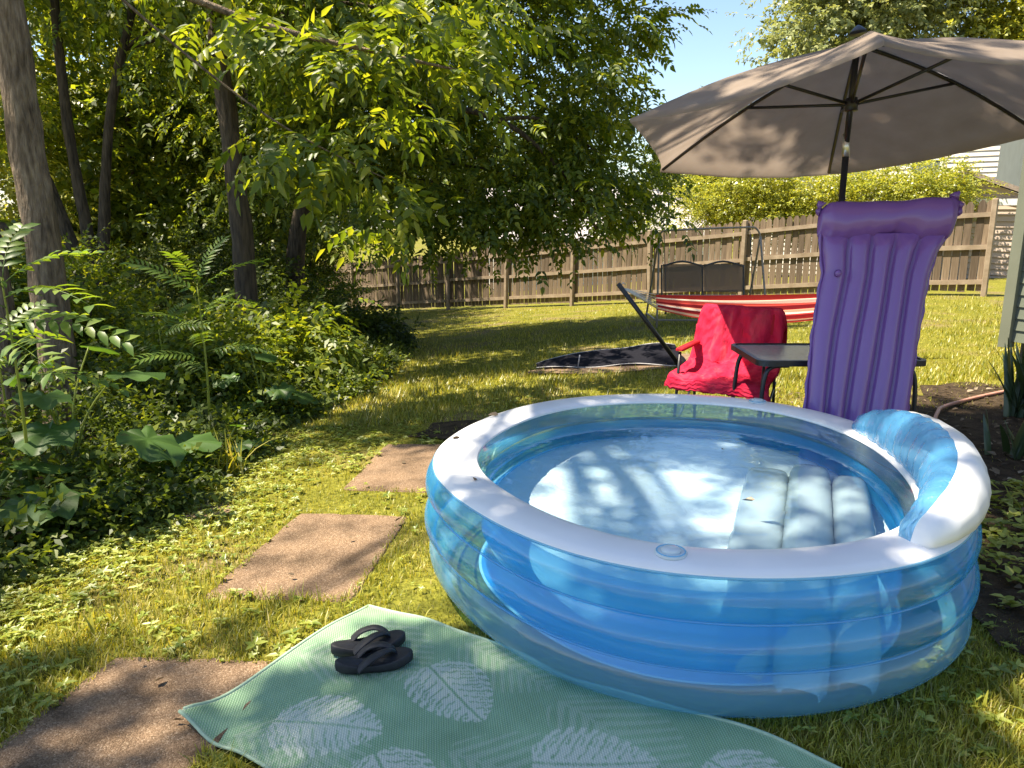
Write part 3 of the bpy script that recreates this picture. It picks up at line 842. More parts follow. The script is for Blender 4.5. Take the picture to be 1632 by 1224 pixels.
# ================================================================== UNDERGROWTH (one mass) AND GROUND COVER
EDGE = np.array([(2.6, -2.5), (3.18, -2.3), (3.53, -2.13), (4.24, -1.89), (5.44, -1.93), (6.08, -1.99), (7.38, -1.62), (11.16, -1.68), (18.3, -2.55), (27, -4.2)])
def edge_x(y): return np.interp(y, EDGE[:, 0], EDGE[:, 1]) + .09 * np.sin(y * 5.1) + .06 * np.sin(y * 11.7)
def undergrowth():
    r = np.random.default_rng(91)
    n = 9500
    y = 2.2 + 12 * r.uniform(0, 1, n) ** 1.3
    off = r.exponential(1.25, n)
    x = edge_x(y) - off + .05
    ok = (x > -.8 * y - 2.0)
    x, y, off = x[ok], y[ok], off[ok]
    hmax = np.clip(.06 + off * .45, .06, .75)
    z = G(x, y) + .03 + hmax * r.uniform(0, 1, len(x)) ** 1.2
    P = np.stack([x, y, z], 1)
    parts = []
    for k, tm in enumerate(SPR_SMALL):
        q = P[k::4]
        D = r.normal(size=q.shape) * np.array([1, 1, .4]) + np.array([.25, -.25, .1])
        U = np.array([0, 0, 1.0]) + r.normal(size=q.shape) * .35
        parts.append(scatter(tm, q, D, U, r.uniform(.45, .95, len(q))))
    V, F = cat(parts)
    o = obj('undergrowth', mesh_np('undergrowth', V, F), M['leaf_under'])
    tag(o, 'tangled leafy undergrowth along the left edge of the lawn', 'undergrowth', kind='stuff')
undergrowth()

# ================================================================== LAWN GRASS
def lawn_mask(x, y, mar=0.0):
    ok = x > edge_x(y) - .18
    ok &= ~in_pool(x, y, -.06)
    for c, _ in SLABS:
        c = np.array(c)
        ins = np.ones_like(ok)
        for i in range(4):
            a, b = c[i], c[(i + 1) % 4]
            ins &= ((b[0] - a[0]) * (y - a[1]) - (b[1] - a[1]) * (x - a[0])) > .03 * np.hypot(*(b - a))
        ok &= ~ins
    # rug
    ru = (x + .57) * .846 + (y - 2.83) * -.533; rv = (x + .57) * -.533 + (y - 2.83) * -.846
    ok &= ~((ru > .0) & (ru < 2.3) & (rv > -.01) & (rv < .89))
    # house and bed
    hl = (x - HX) * .86 + (y - HY) * .51; hs = (x - HX) * .51 - (y - HY) * .86
    ok &= ~((hl > -.03) & (hs > -.06) & (hs < 7))
    return ok

def blades(n, y0, y1, pw, L, W, seed, segs=2):
    r = np.random.default_rng(seed)
    # density falls off with distance
    u = r.uniform(0, 1, n)
    y = (y0 ** (1 - pw) + u * (y1 ** (1 - pw) - y0 ** (1 - pw))) ** (1 / (1 - pw))
    x = r.uniform(-.85, .85, n) * (y + 1.2)
    d1 = (FP0[0] - x) * 0
    fence_side = (x - FP0[0]) * FN[0] + (y - FP0[1]) * FN[1]
    ok = lawn_mask(x, y) & (fence_side > .1)
    bed = ((x - 1.85) > (y - 2.4) * .28) & (y > 2.4) & (y < 6.8) & (x > 1.7)
    ok &= ~(bed & (r.uniform(0, 1, n) < .82))
    bare = np.sin(x * 2.3 + 1.2 * np.sin(y * 1.7)) * np.sin(y * 1.9 + .7 * np.sin(x * 2.1))
    ok &= ~((bare > .72) & (r.uniform(0, 1, n) < .65))
    ok &= ~((((x - .25) / .95) ** 2 + ((y - 5.5) / .4) ** 2 < 1) & (r.uniform(0, 1, n) < .75))
    ok &= ~(((x - 1.2) / 1.2) ** 2 + ((y - 8.8) / .8) ** 2 < r.uniform(.5, 1.1, n))
    x, y = x[ok], y[ok]
    m = len(x)
    h = L * r.uniform(.45, 1.25, m) * (1 + .45 * np.sin(x * 3.1 + 2 * np.sin(y * 1.3)) * np.sin(y * 2.7))
    h *= np.where(r.uniform(0, 1, m) < .05, r.uniform(1.3, 2.0, m), 1)
    h *= np.where((y < 1.98) | ((np.abs(x) > .9) & (y < 2.3)), 1.1, 1)
    w = W * r.uniform(.7, 1.3, m)
    a = r.uniform(0, 2 * np.pi, m)
    lean = r.uniform(.15, .95, m)
    dx, dy = np.cos(a), np.sin(a)
    z = G(x, y)
    base = np.stack([x, y, z], 1)
    side = np.stack([-dy, dx, np.zeros(m)], 1)
    fw = np.stack([dx, dy, np.zeros(m)], 1)
    up = np.array([0, 0, 1.0])
    def at(t): return base + fw * (lean * h * t * t)[:, None] * .9 + up * (h * (t - .35 * lean * t * t))[:, None]
    if segs == 2:
        p0, p1, p2 = at(0.), at(.5), at(1.)
        V = np.stack([p0 - side * w[:, None] * .5, p0 + side * w[:, None] * .5, p1 + side * w[:, None] * .42, p1 - side * w[:, None] * .42, p2], 1)
        b = np.arange(m)[:, None] * 5
        Q = np.concatenate([b + np.array([[0, 1, 2]]), b + np.array([[0, 2, 3]]), b + np.array([[3, 2, 4]])])
    else:
        p0, p2 = at(0.), at(1.)
        V = np.stack([p0 - side * w[:, None] * .5, p0 + side * w[:, None] * .5, p2], 1)
        Q = np.arange(m * 3).reshape(-1, 3)
    return V.reshape(-1, 3), Q
parts = [blades(190000, 1.75, 6.5, 1.6, .039, .0042, 1, 2), blades(190000, 6.0, 28, 1.9, .062, .011, 2, 1)]
V, F = cat(parts)
go = obj('grass', mesh_np('grass', V, F), M['grass'])
tag(go, 'patchy sunlit and shaded lawn grass', 'grass', kind='stuff')

def weeds():
    r = np.random.default_rng(5)
    n = 5600
    y = 1.8 + 4.5 * r.uniform(0, 1, n) ** 1.5
    x = edge_x(y) + r.exponential(.42, n) - .12
    ok = lawn_mask(x, y) & (np.sin(x * 3 + y) * np.sin(y * 2.4 - x) > -.45)
    x, y = x[ok], y[ok]
    sets = []
    for sd in range(3):
        q = np.random.default_rng(sd)
        sp = []
        for i in range(5):
            a = i * 2 * math.pi / 5 + q.uniform(-.3, .3)
            sp.append(((0, 0, .012 * q.uniform(0, 1)), (math.cos(a), math.sin(a), q.uniform(.0, .6)), (0, 0, 1), .034 * q.uniform(.7, 1.3), .020))
        sets.append(leaflet_set(sp, True))
    parts = []
    P = np.stack([x, y, G(x, y) + .008 + .02 * r.uniform(0, 1, len(x))], 1)
    for k, tm in enumerate(sets):
        q = P[k::3]
        a = r.uniform(0, 6.28, len(q))
        D = np.stack([np.cos(a), np.sin(a), r.normal(0, .15, len(q))], 1)
        U = np.array([0, 0, 1.0]) + r.normal(size=q.shape) * .25
        parts.append(scatter(tm, q, D, U, r.uniform(.45, 1.0, len(q))))
    # scattered through the rest of the near lawn
    n4 = 2600
    y4 = 1.8 + 5 * r.uniform(0, 1, n4) ** 1.3; x4 = r.uniform(-1.9, 2.4, n4)
    ok4 = lawn_mask(x4, y4) & (np.sin(x4 * 2.3 + y4 * 1.9) + r.normal(0, .5, n4) > .1)
    q = np.stack([x4, y4, G(x4, y4) + .012 + .02 * r.uniform(0, 1, n4)], 1)[ok4]
    a = r.uniform(0, 6.28, len(q))
    parts.append(scatter(sets[1], q, np.stack([np.cos(a), np.sin(a), np.zeros(len(q))], 1), np.array([0, 0, 1.0]) + r.normal(size=q.shape) * .25, r.uniform(.5, 1.2, len(q))))
    # in the planting bed at the right
    n2 = 700
    x2 = r.uniform(1.95, 3.4, n2); y2 = r.uniform(1.9, 4.2, n2)
    ok = ~in_pool(x2, y2, .02)
    q = np.stack([x2, y2, G(x2, y2) + .03 + .04 * r.uniform(0, 1, n2)], 1)[ok]
    a = r.uniform(0, 6.28, len(q))
    parts.append(scatter(sets[0], q, np.stack([np.cos(a), np.sin(a), np.zeros(len(q))], 1), np.array([0, 0, 1.0]) + r.normal(size=q.shape) * .25, r.uniform(.8, 2.0, len(q))))
    V, F = cat(parts)
    o = obj('weeds', mesh_np('weeds', V, F), M['weed'])
    tag(o, 'clover and broadleaf weeds growing among the grass', 'weeds', kind='stuff')
    # dry leaf litter
    n3 = 2600
    y3 = np.concatenate([r.uniform(2.0, 6.8, n3 // 2), 2.4 + 10 * r.uniform(0, 1, n3 // 2) ** 1.4])
    x3 = np.concatenate([r.uniform(2.0, 5.5, n3 // 2), edge_x(y3[n3 // 2:]) - np.abs(r.normal(.1, .7, n3 // 2))])
    ok = ~in_pool(x3, y3, .06) & ((x3 - HX) * .86 + (y3 - HY) * .51 < -.05)
    q = np.stack([x3, y3, G(x3, y3) + .035], 1)[ok]
    tb = r.uniform(-3.14, 3.14, 9)
    pb = pool_pt(tb, r.uniform(-.15, -.03, 9), .529)
    wb = np.stack([PC[0] + r.uniform(-.7, .6, 7), PC[1] + r.uniform(-.6, .7, 7), np.full(7, .4325)], 1)
    sb_ = np.array([(-1.2, 2.3, .012), (-1.05, 2.1, .012), (-.8, 3.5, .0), (-.95, 3.1, .0), (-.7, 4.8, -.05), (-1.3, 2.42, .01), (-.6, 3.7, .0)])
    sb_[:, 2] += .006
    q = np.concatenate([q, pb[:4], wb[:2], sb_])
    one = leaflet_set([((0, 0, 0), (1, 0, .15), (0, .2, 1), .045, .026)], True)
    a = r.uniform(0, 6.28, len(q))
    V, F = scatter(one, q, np.stack([np.cos(a), np.sin(a), r.normal(0, .25, len(q))], 1), np.array([0, 0, 1.0]) + r.normal(size=q.shape) * .4, r.uniform(.5, 1.4, len(q)))
    o = obj('leaf_litter', mesh_np('leaf_litter', V, F), M['litter'])
    tag(o, 'dry fallen leaves on the shaded soil', 'leaf litter', kind='stuff')
weeds()
# ================================================================== INFLATABLE POOL
M['vinyl_blue'] = vinyl('vinyl_blue', (.52, .87, 1.0), (.10, .55, 1.0), .56, .62, .04, .05, .15, (3, 3, 9))
M['vinyl_blue_low'] = vinyl('vinyl_blue_low', (.70, .93, 1.0), (.30, .68, 1.0), .58, .58, .04, .05, .15, (3, 3, 9))
M['vinyl_clear'] = vinyl('vinyl_clear', (.86, .93, .95), (.45, .62, .68), .80, .5, .04, .06, .15, (4, 4, 10))
M['vinyl_inner'] = vinyl('vinyl_inner', (.50, .87, 1.0), (.03, .46, 1.0), .44, .5, .06, .05)
M['vinyl_rib'] = vinyl('vinyl_rib', (.55, .82, .97), (.12, .42, .75), .42, .4, .08, .12, .6, (34, 34, 14))
M['vinyl_white'] = surf('vinyl_white', (.74, .735, .74), (.80, .795, .80), 4, .32, bump=.12, bscale=6, bdist=.01, spec=.5)
M['vinyl_bench'] = vinyl('vinyl_bench', (.9, .97, .99), (.80, .86, .88), .15, .3, .15, .03)
def floor_mat():
    m, nt, out = newmat('pool_floor')
    mp = coords(nt)
    nz = N(nt, 'ShaderNodeTexNoise'); nz.inputs['Scale'].default_value = 3; nz.inputs['Detail'].default_value = 5
    nt.links.new(mp.outputs[0], nz.inputs[0])
    rp = ramp(nt, [(.35, (.66, .76, .80)), (.6, (.80, .85, .87))])
    nt.links.new(nz.outputs[0], rp.inputs[0])
    n2 = N(nt, 'ShaderNodeTexNoise'); n2.inputs['Scale'].default_value = 9; n2.inputs['Detail'].default_value = 3; n2.inputs['Distortion'].default_value = 1.5
    nt.links.new(mp.outputs[0], n2.inputs[0])
    b = N(nt, 'ShaderNodeBsdfPrincipled'); b.inputs['Roughness'].default_value = .5
    nt.links.new(rp.outputs[0], b.inputs['Base Color'])
    bp = N(nt, 'ShaderNodeBump'); bp.inputs['Strength'].default_value = .5; bp.inputs['Distance'].default_value = .03
    nt.links.new(n2.outputs[0], bp.inputs['Height']); nt.links.new(bp.outputs[0], b.inputs['Normal'])
    nt.links.new(b.outputs[0], out.inputs[0])
    return m
M['pool_floor'] = floor_mat()
WATER_Z = .43
def water_mat():
    m, nt, out = newmat('pool_water')
    mp = coords(nt)
    nz = N(nt, 'ShaderNodeTexNoise'); nz.inputs['Scale'].default_value = 7; nz.inputs['Detail'].default_value = 2; nz.inputs['Distortion'].default_value = .8
    nt.links.new(mp.outputs[0], nz.inputs[0])
    bp = N(nt, 'ShaderNodeBump'); bp.inputs['Strength'].default_value = .10; bp.inputs['Distance'].default_value = .02
    nt.links.new(nz.outputs[0], bp.inputs['Height'])
    gl = N(nt, 'ShaderNodeBsdfGlass'); gl.inputs['IOR'].default_value = 1.33; gl.inputs['Roughness'].default_value = 0.0
    gl.inputs[0].default_value = (.86, .96, 1, 1)
    nt.links.new(bp.outputs[0], gl.inputs['Normal'])
    nt.links.new(gl.outputs[0], out.inputs[0])
    return m
M['water'] = water_mat()

pool = empty('inflatable_pool', (PC[0], PC[1], 0), 'round blue and white inflatable pool with a backrest standing on the lawn', 'pool')
PB = np.array([PC[0], PC[1], 0.0])
NT = 480
_pf = [(rng.integers(35, 150), rng.uniform(0, 6.28), rng.uniform(.3, 1)) for _ in range(9)]
_pm = [(rng.integers(2, 9), rng.uniform(0, 6.28)) for _ in range(4)]
def pucker(t):
    m_ = sum(np.sin(a * t + b) for a, b in _pm) / 4
    return sum(c * np.sin(a * t + b) for a, b, c in _pf) / 4 * np.clip(.45 + m_, 0, 1.2)
def crimp(amp, top, bot):
    def fn(q, t, n, z):
        w = math.exp(-abs(z - top) / .022) + math.exp(-abs(z - bot) / .022)
        d = pucker(t) * amp * min(w, 1) + .004 * np.sin(7 * t + z * 9) 
        q = q.copy()
        q[:, 0] += np.cos(t) * d; q[:, 1] += np.sin(t) * d
        return q
    return fn
TT = np.linspace(-math.pi, math.pi, NT, endpoint=False)
def shell(name, prof, mat, t=TT, closed=True, fn=None, parent=pool):
    rows = []
    for n, z in prof:
        q = pool_pt(t, n, z)
        if fn is not None: q = fn(q, t, n, z)
        rows.append(q - PB)
    V = np.concatenate(rows)
    k = len(t); m = k if closed else k - 1
    F = []
    for r_ in range(len(prof) - 1):
        i = np.arange(m)
        F.append(np.stack([r_ * k + i, r_ * k + (i + 1) % k, (r_ + 1) * k + (i + 1) % k, (r_ + 1) * k + i], 1))
    return obj(name, mesh_np(name, V, np.concatenate(F), True), mat, parent)
def bulge(n0, n1, z0, z1, b, k=9):
    return [(n0 + (n1 - n0) * t + b * math.sin(math.pi * t) ** .75, z0 + (z1 - z0) * t) for t in np.linspace(0, 1, k)]
shell('lower_ring', bulge(-.055, 0, .004, .195, .055, 13), M['vinyl_blue_low'], fn=crimp(.0045, .195, .0))
shell('middle_ring', bulge(0, 0, .195, .355, .045, 13), M['vinyl_blue'], fn=crimp(.0045, .355, .195))
shell('upper_ring', bulge(0, -.004, .355, .50, .035, 13), M['vinyl_blue'], fn=crimp(.004, .50, .355))
for z in (.195, .355):
    q = pool_pt(TT, .004, z) - PB
    V, F = tube([tuple(p) for p in q], .0045, 5, closed=True)
    obj('seam', mesh_py('seam', V, F, True), M['vinyl_blue_low'], pool)
shell('inner_lower_wall', bulge(-.20, -.205, .022, .195, -.045), M['vinyl_inner'])
shell('inner_middle_wall', bulge(-.205, -.20, .195, .355, -.04), M['vinyl_inner'])
shell('inner_upper_wall', bulge(-.20, -.185, .355, .50, -.022), M['vinyl_clear'])
shell('rim', [(-.004, .498), (.004, .503), (.0, .511), (-.04, .521), (-.095, .525), (-.15, .521), (-.185, .512), (-.192, .504), (-.186, .498)], M['vinyl_white'])
q = pool_pt(TT, .003, .502) - PB
V, F = tube([tuple(p) for p in q], .005, 5, closed=True)
obj('seam', mesh_py('seam', V, F, True), M['vinyl_blue_low'], pool)
def disc(name, n, z, mat, parent, wob=0.0, rings=14):
    V = [(0, 0, z)]
    for r_ in range(1, rings + 1):
        f = r_ / rings
        q = PC + (pool_pt(TT, n, z)[:, :2] - PC) * f
        for k, p in enumerate(q):
            V.append((p[0] - PC[0], p[1] - PC[1], z + wob * math.sin(p[0] * 9 + 2 * math.sin(p[1] * 5)) * math.sin(p[1] * 7 + p[0] * 3) * (1 - f ** 6)))
    F = [(0, 1 + i, 1 + (i + 1) % NT) for i in range(NT)]
    for r_ in range(rings - 1):
        for i in range(NT):
            a = 1 + r_ * NT + i; b = 1 + r_ * NT + (i + 1) % NT
            F.append((a, a + NT, b + NT, b))
    return obj(name, mesh_py(name, V, F, True), mat, parent)
disc('floor', -.19, .024, M['pool_floor'], pool, .006)
water = disc('water', -.222, WATER_Z, M['water'], None)
water.location = (PC[0], PC[1], 0)
water.cycles.is_caustics_caster = True
tag(water, 'clear shallow water filling the inflatable pool', 'water', kind='structure')

# bench inside the pool: cushions side by side under the backrest
bd = np.array([.36, .933]); bn = np.array([.933, -.36])
benchtop = .27
bench = empty('bench', (0, 0, 0)); bench.parent = pool
for k, (off, a0, a1, hw, tz) in enumerate(((.0, -.28, 1.16, .10, .17), (.19, -.32, 1.22, .095, .25), (.36, -.22, 1.10, .08, .26))):
    o0 = np.array([.86, 2.56])
    V = []; F = []
    nl, na = 26, 16
    for i in range(nl):
        t = i / (nl - 1)
        e = (1 - abs(2 * t - 1) ** 7) ** (1 / 2.5) if 0 < t < 1 else .0
        p = o0 + bn * off + bd * (a0 + (a1 - a0) * t)
        for q in range(na):
            a = math.pi * q / (na - 1)
            c_, s_ = math.cos(a), math.sin(a)
            w_ = hw * (.6 + .4 * e) * math.copysign(abs(c_) ** .7, c_)
            z_ = .026 + (tz - .026) * (.15 + .85 * e) * abs(s_) ** .45
            P_ = p + bn * w_
            V.append((P_[0] - PC[0], P_[1] - PC[1], z_))
    for i in range(nl - 1):
        for q in range(na - 1):
            F.append((i * na + q, i * na + q + 1, (i + 1) * na + q + 1, (i + 1) * na + q))
    obj('cushion', mesh_py('cushion', V, F, True), M['vinyl_bench'], bench)
# backrest
t0, t1 = R(-62), R(26)
TB = np.linspace(t0, t1, 120)
sB = (TB - t0) / (t1 - t0)
hB = .195 * np.clip(np.sin(np.pi * sB), 0, 1) ** .32 * (1 + .12 * np.sin(sB * 3.2))
wB = np.clip(np.sin(np.pi * sB), 0, 1) ** .22
def brest(name, prof, mat, rib=0.0):
    rows = []
    for n, zf in prof:
        nn = -.085 + (n + .085) * wB
        rp_ = rib * (np.abs(np.sin(sB * 42)) - .5) * math.sin(math.pi * min(max(zf, 0.03), .97)) if rib else 0
        q = pool_pt(TB, nn - rp_, .512)
        q[:, 2] = .508 + hB * zf + (rib * .3 * np.sin(sB * 84) if zf > .9 else 0)
        rows.append(q - PB)
    k = len(TB); F = []
    for r_ in range(len(prof) - 1):
        i = np.arange(k - 1)
        F.append(np.stack([r_ * k + i, r_ * k + i + 1, (r_ + 1) * k + i + 1, (r_ + 1) * k + i], 1))
    return mesh_np(name, np.concatenate(rows), np.concatenate(F), True)
backrest = empty('backrest', (0, 0, 0)); backrest.parent = pool
obj('ribbed_face', brest('ribbed_face', [(-.165, 0), (-.19, .22), (-.185, .5), (-.16, .8), (-.13, .95), (-.10, 1.0), (-.075, .99)], M['vinyl_rib'], .012), M['vinyl_rib'], backrest)
obj('back_panel', brest('back_panel', [(-.075, .99), (-.035, .97), (.008, .86), (.036, .64), (.047, .40), (.038, .16), (-.002, -.02)], M['vinyl_white'], .004), M['vinyl_white'], backrest)
# valves on the rim
def valve(t, n):
    p = pool_pt(np.array([t]), n, .5265)[0] - PB
    v = empty('valve', tuple(p)); v.parent = pool
    V, F = tube([(0, 0, -.004), (0, 0, .003), (0, 0, .005)], [.05, .05, .044], 28)
    obj('valve_base', mesh_py('valve_base', V, F, True), M['vinyl_bench'], v)
    V, F = tube([(0, 0, .003), (0, 0, .012), (0, 0, .015)], [.030, .030, .024], 24)
    obj('valve_cap', mesh_py('valve_cap', V, F, True), M['vinyl_bench'], v)
    V, F = tube([(math.cos(a) * .044, math.sin(a) * .044, .006) for a in np.linspace(0, 6.283, 28, endpoint=False)], .0025, 5, closed=True)
    obj('valve_ring', mesh_py('valve_ring', V, F, True), M['vinyl_blue_low'], v)
valve(math.atan2(2.17 - PC[1], .48 - PC[0]), -.095)
valve(math.atan2(4.3 - PC[1], 1.45 - PC[0]), -.095)

for o in pool.children_recursive:
    if o.type == 'MESH' and o.name.split('.')[0] in ('floor', 'cushion', 'inner_lower_wall', 'inner_middle_wall'): o.cycles.is_caustics_receiver = True

# ================================================================== OUTDOOR RUG
RA = np.array([-.57, 2.83]); RU = np.array([.846, -.533]); RV = np.array([-.533, -.846])
RL, RW = 2.15, .86
def rug():
    nu, nv = 380, 154
    u = np.linspace(0, RL, nu); v = np.linspace(0, RW, nv)
    U, Vv = np.meshgrid(u, v)
    edge = .012 * np.sin(U * 7 + 1) * np.exp(-Vv / .12) + .008 * np.sin(Vv * 11) * np.exp(-U / .1)
    X = RA[0] + RU[0] * U + RV[0] * (Vv + edge); Y = RA[1] + RU[1] * U + RV[1] * (Vv + edge)
    z = G(X, Y) + .028 + .012 * np.sin(U * 5.2 + 2 * np.sin(Vv * 4)) * np.sin(Vv * 6.5 + U * 1.3) + .006 * np.sin(U * 13 + Vv * 5)
    # curled corner and soft edge folds
    dB = np.hypot(U, RW - Vv)
    z += .035 * np.exp(-(dB / .10) ** 2) * np.where(dB < .3, 1, 0)
    z -= .02 * np.exp(-((U - .16) / .08) ** 2 - ((RW - Vv) / .10) ** 2)
    z += .02 * np.exp(-((U - .30) / .12) ** 2 - (Vv / .10) ** 2) + .012 * np.exp(-((U - .75) / .1) ** 2 - (Vv / .09) ** 2)
    w = np.zeros_like(U)      # whiteness
    def axes(c, ang):
        a = (U - c[0]) * math.cos(ang) + (Vv - c[1]) * math.sin(ang)
        b = -(U - c[0]) * math.sin(ang) + (Vv - c[1]) * math.cos(ang)
        return a, b
    def monstera(c, ang, L):
        a, b = axes(c, ang); a = a / L; b = b / L
        wd = .46 * np.clip(np.sin(np.pi * np.clip(a * .92 + .08, 0, 1)), 0, 1) ** .6 * (1 - .35 * a)
        s = a - .55 * np.abs(b) - .25 * b * b
        fr = (s * 9 + .10 * np.sin(b * 26 + a * 5) + .06 * np.sin(b * 61)) % 1
        notch = np.where(np.abs(b) > .80 * wd, .45, .0)
        ins = (np.abs(b) < wd) & (a > 0) & (a < 1)
        slot = ((fr < .20) & (np.abs(b) > .05)) | ((fr > .42) & (fr < .62) & (np.abs(b) > .5 * wd) & (np.abs(b) < .75 * wd)) | (np.abs(b) < .014) | ((fr < notch) & (np.abs(b) > .80 * wd))
        return np.where(ins & ~slot, 1.0, 0.0)
    def fern(c, ang, L, wdt=.36, k=10, amp=.30, duty=.5):
        a, b = axes(c, ang); a = a / L; b = b / L
        wd = wdt * np.clip(np.sin(np.pi * np.clip(a * .95 + .05, 0, 1)), 0, 1) ** .7
        s = a - .9 * np.abs(b)
        ins = (np.abs(b) < wd) & (a > 0) & (a < 1)
        st = ((s * k) % 1) < duty * (1 - .6 * np.abs(b) / np.maximum(wd, 1e-3)) + .12
        return np.where(ins & (st | (np.abs(b) < .012)), amp, 0.0)
    for f in ((.12, .12, .5, .42), (.05, .42, -.5, .40), (.30, .52, .9, .45), (.95, .16, .25, .50), (.80, .55, -.2, .50), (1.35, .30, .6, .50), (1.55, .62, -.4, .5), (.18, .80, -.3, .4), (.5, .05, .1, .4)):
        w = np.maximum(w, fern(f[:2], f[2], f[3]))
    for m_ in ((.47, .22, .42, .36), (.24, .70, -.35, .36), (1.02, .44, -.55, .36), (.62, .66, .55, .34), (1.45, .18, .3, .36), (1.62, .5, .8, .36)):
        w = np.where(monstera(m_[:2], m_[2], m_[3]) > .5, 1.0, w)
    d_e = np.minimum(np.minimum(U, RL - U), np.minimum(Vv, RW - Vv))
    w = np.where(d_e < .010, .5, w)
    P = np.stack([X, Y, z], -1).reshape(-1, 3)
    base = np.array([RA[0], RA[1], 0.0])
    ii = (np.arange(nv - 1)[:, None] * nu + np.arange(nu - 1)[None, :]).ravel()
    m = mesh_np('rug', P - base, np.stack([ii, ii + nu, ii + nu + 1, ii + 1], 1), True)
    at = m.attributes.new('print', 'FLOAT', 'POINT'); at.data.foreach_set('value', w.ravel().astype(np.float32))
    uv = m.attributes.new('weave', 'FLOAT_VECTOR', 'POINT')
    uv.data.foreach_set('vector', np.stack([U, Vv, U * 0], -1).astype(np.float32).ravel())
    mat, nt, out = newmat('rug_weave')
    a1 = N(nt, 'ShaderNodeAttribute', attribute_name='print'); a2 = N(nt, 'ShaderNodeAttribute', attribute_name='weave')
    mp = nt.nodes.new('ShaderNodeMapping'); mp.inputs['Rotation'].default_value = (0, 0, R(38))
    nt.links.new(a2.outputs['Vector'], mp.inputs[0])
    wv = N(nt, 'ShaderNodeTexWave'); wv.inputs['Scale'].default_value = 42; wv.inputs['Distortion'].default_value = .6; wv.inputs['Detail'].default_value = 1
    nt.links.new(mp.outputs[0], wv.inputs[0])
    mp2 = nt.nodes.new('ShaderNodeMapping'); mp2.inputs['Rotation'].default_value = (0, 0, R(90))
    nt.links.new(a2.outputs['Vector'], mp2.inputs[0])
    wv2 = N(nt, 'ShaderNodeTexWave'); wv2.inputs['Scale'].default_value = 38; wv2.inputs['Distortion'].default_value = .4
    nt.links.new(mp2.outputs[0], wv2.inputs[0])
    nz = N(nt, 'ShaderNodeTexNoise'); nz.inputs['Scale'].default_value = 7; nz.inputs['Detail'].default_value = 6
    nt.links.new(a2.outputs['Vector'], nz.inputs[0])
    rp = ramp(nt, [(.3, (.145, .275, .14)), (.7, (.22, .375, .21))])
    nt.links.new(nz.outputs[0], rp.inputs[0])
    # stitch dots of the other yarn
    mul = N(nt, 'ShaderNodeMath', operation='MULTIPLY'); nt.links.new(wv.outputs['Fac'], mul.inputs[0]); nt.links.new(wv2.outputs['Fac'], mul.inputs[1])
    ad = N(nt, 'ShaderNodeMath', operation='MULTIPLY_ADD'); nt.links.new(mul.outputs[0], ad.inputs[0]); ad.inputs[1].default_value = .42
    sub = N(nt, 'ShaderNodeMath', operation='MULTIPLY_ADD'); nt.links.new(a1.outputs['Fac'], sub.inputs[0]); sub.inputs[1].default_value = .60; sub.inputs[2].default_value = 0.0
    nt.links.new(sub.outputs[0], ad.inputs[2]); ad.use_clamp = True
    mx = N(nt, 'ShaderNodeMixRGB'); nt.links.new(ad.outputs[0], mx.inputs[0]); nt.links.new(rp.outputs[0], mx.inputs[1]); mx.inputs[2].default_value = (.60, .60, .53, 1)
    b = N(nt, 'ShaderNodeBsdfPrincipled'); b.inputs['Roughness'].default_value = .6; b.inputs['Specular IOR Level'].default_value = .35
    nt.links.new(mx.outputs[0], b.inputs['Base Color'])
    bp = N(nt, 'ShaderNodeBump'); bp.inputs['Strength'].default_value = .5; bp.inputs['Distance'].default_value = .004
    nt.links.new(wv.outputs['Fac'], bp.inputs['Height']); nt.links.new(bp.outputs[0], b.inputs['Normal'])
    nt.links.new(b.outputs[0], out.inputs[0])
    root = empty('outdoor_rug', tuple(base), 'green woven outdoor rug with pale palm leaf print lying beside the pool', 'rug')
    obj('woven_mat', m, mat, root)
    # bound edge
    hem = MB()
    for sel in (np.arange(nu), ):
        q = P.reshape(nv, nu, 3)
        for line in (q[0, ::6], q[-1, ::6], q[::6, 0], q[::6, -1]):
            hem.tube([tuple(p - base) for p in line], .006, 6)
    hem.build('hem', surf('rug_hem', (.26, .38, .26), (.36, .46, .34), 60, .7, bump=.4, bscale=300, bdist=.001), root, True)
rug()
def rug_z(x, y): return g(x, y) + .034

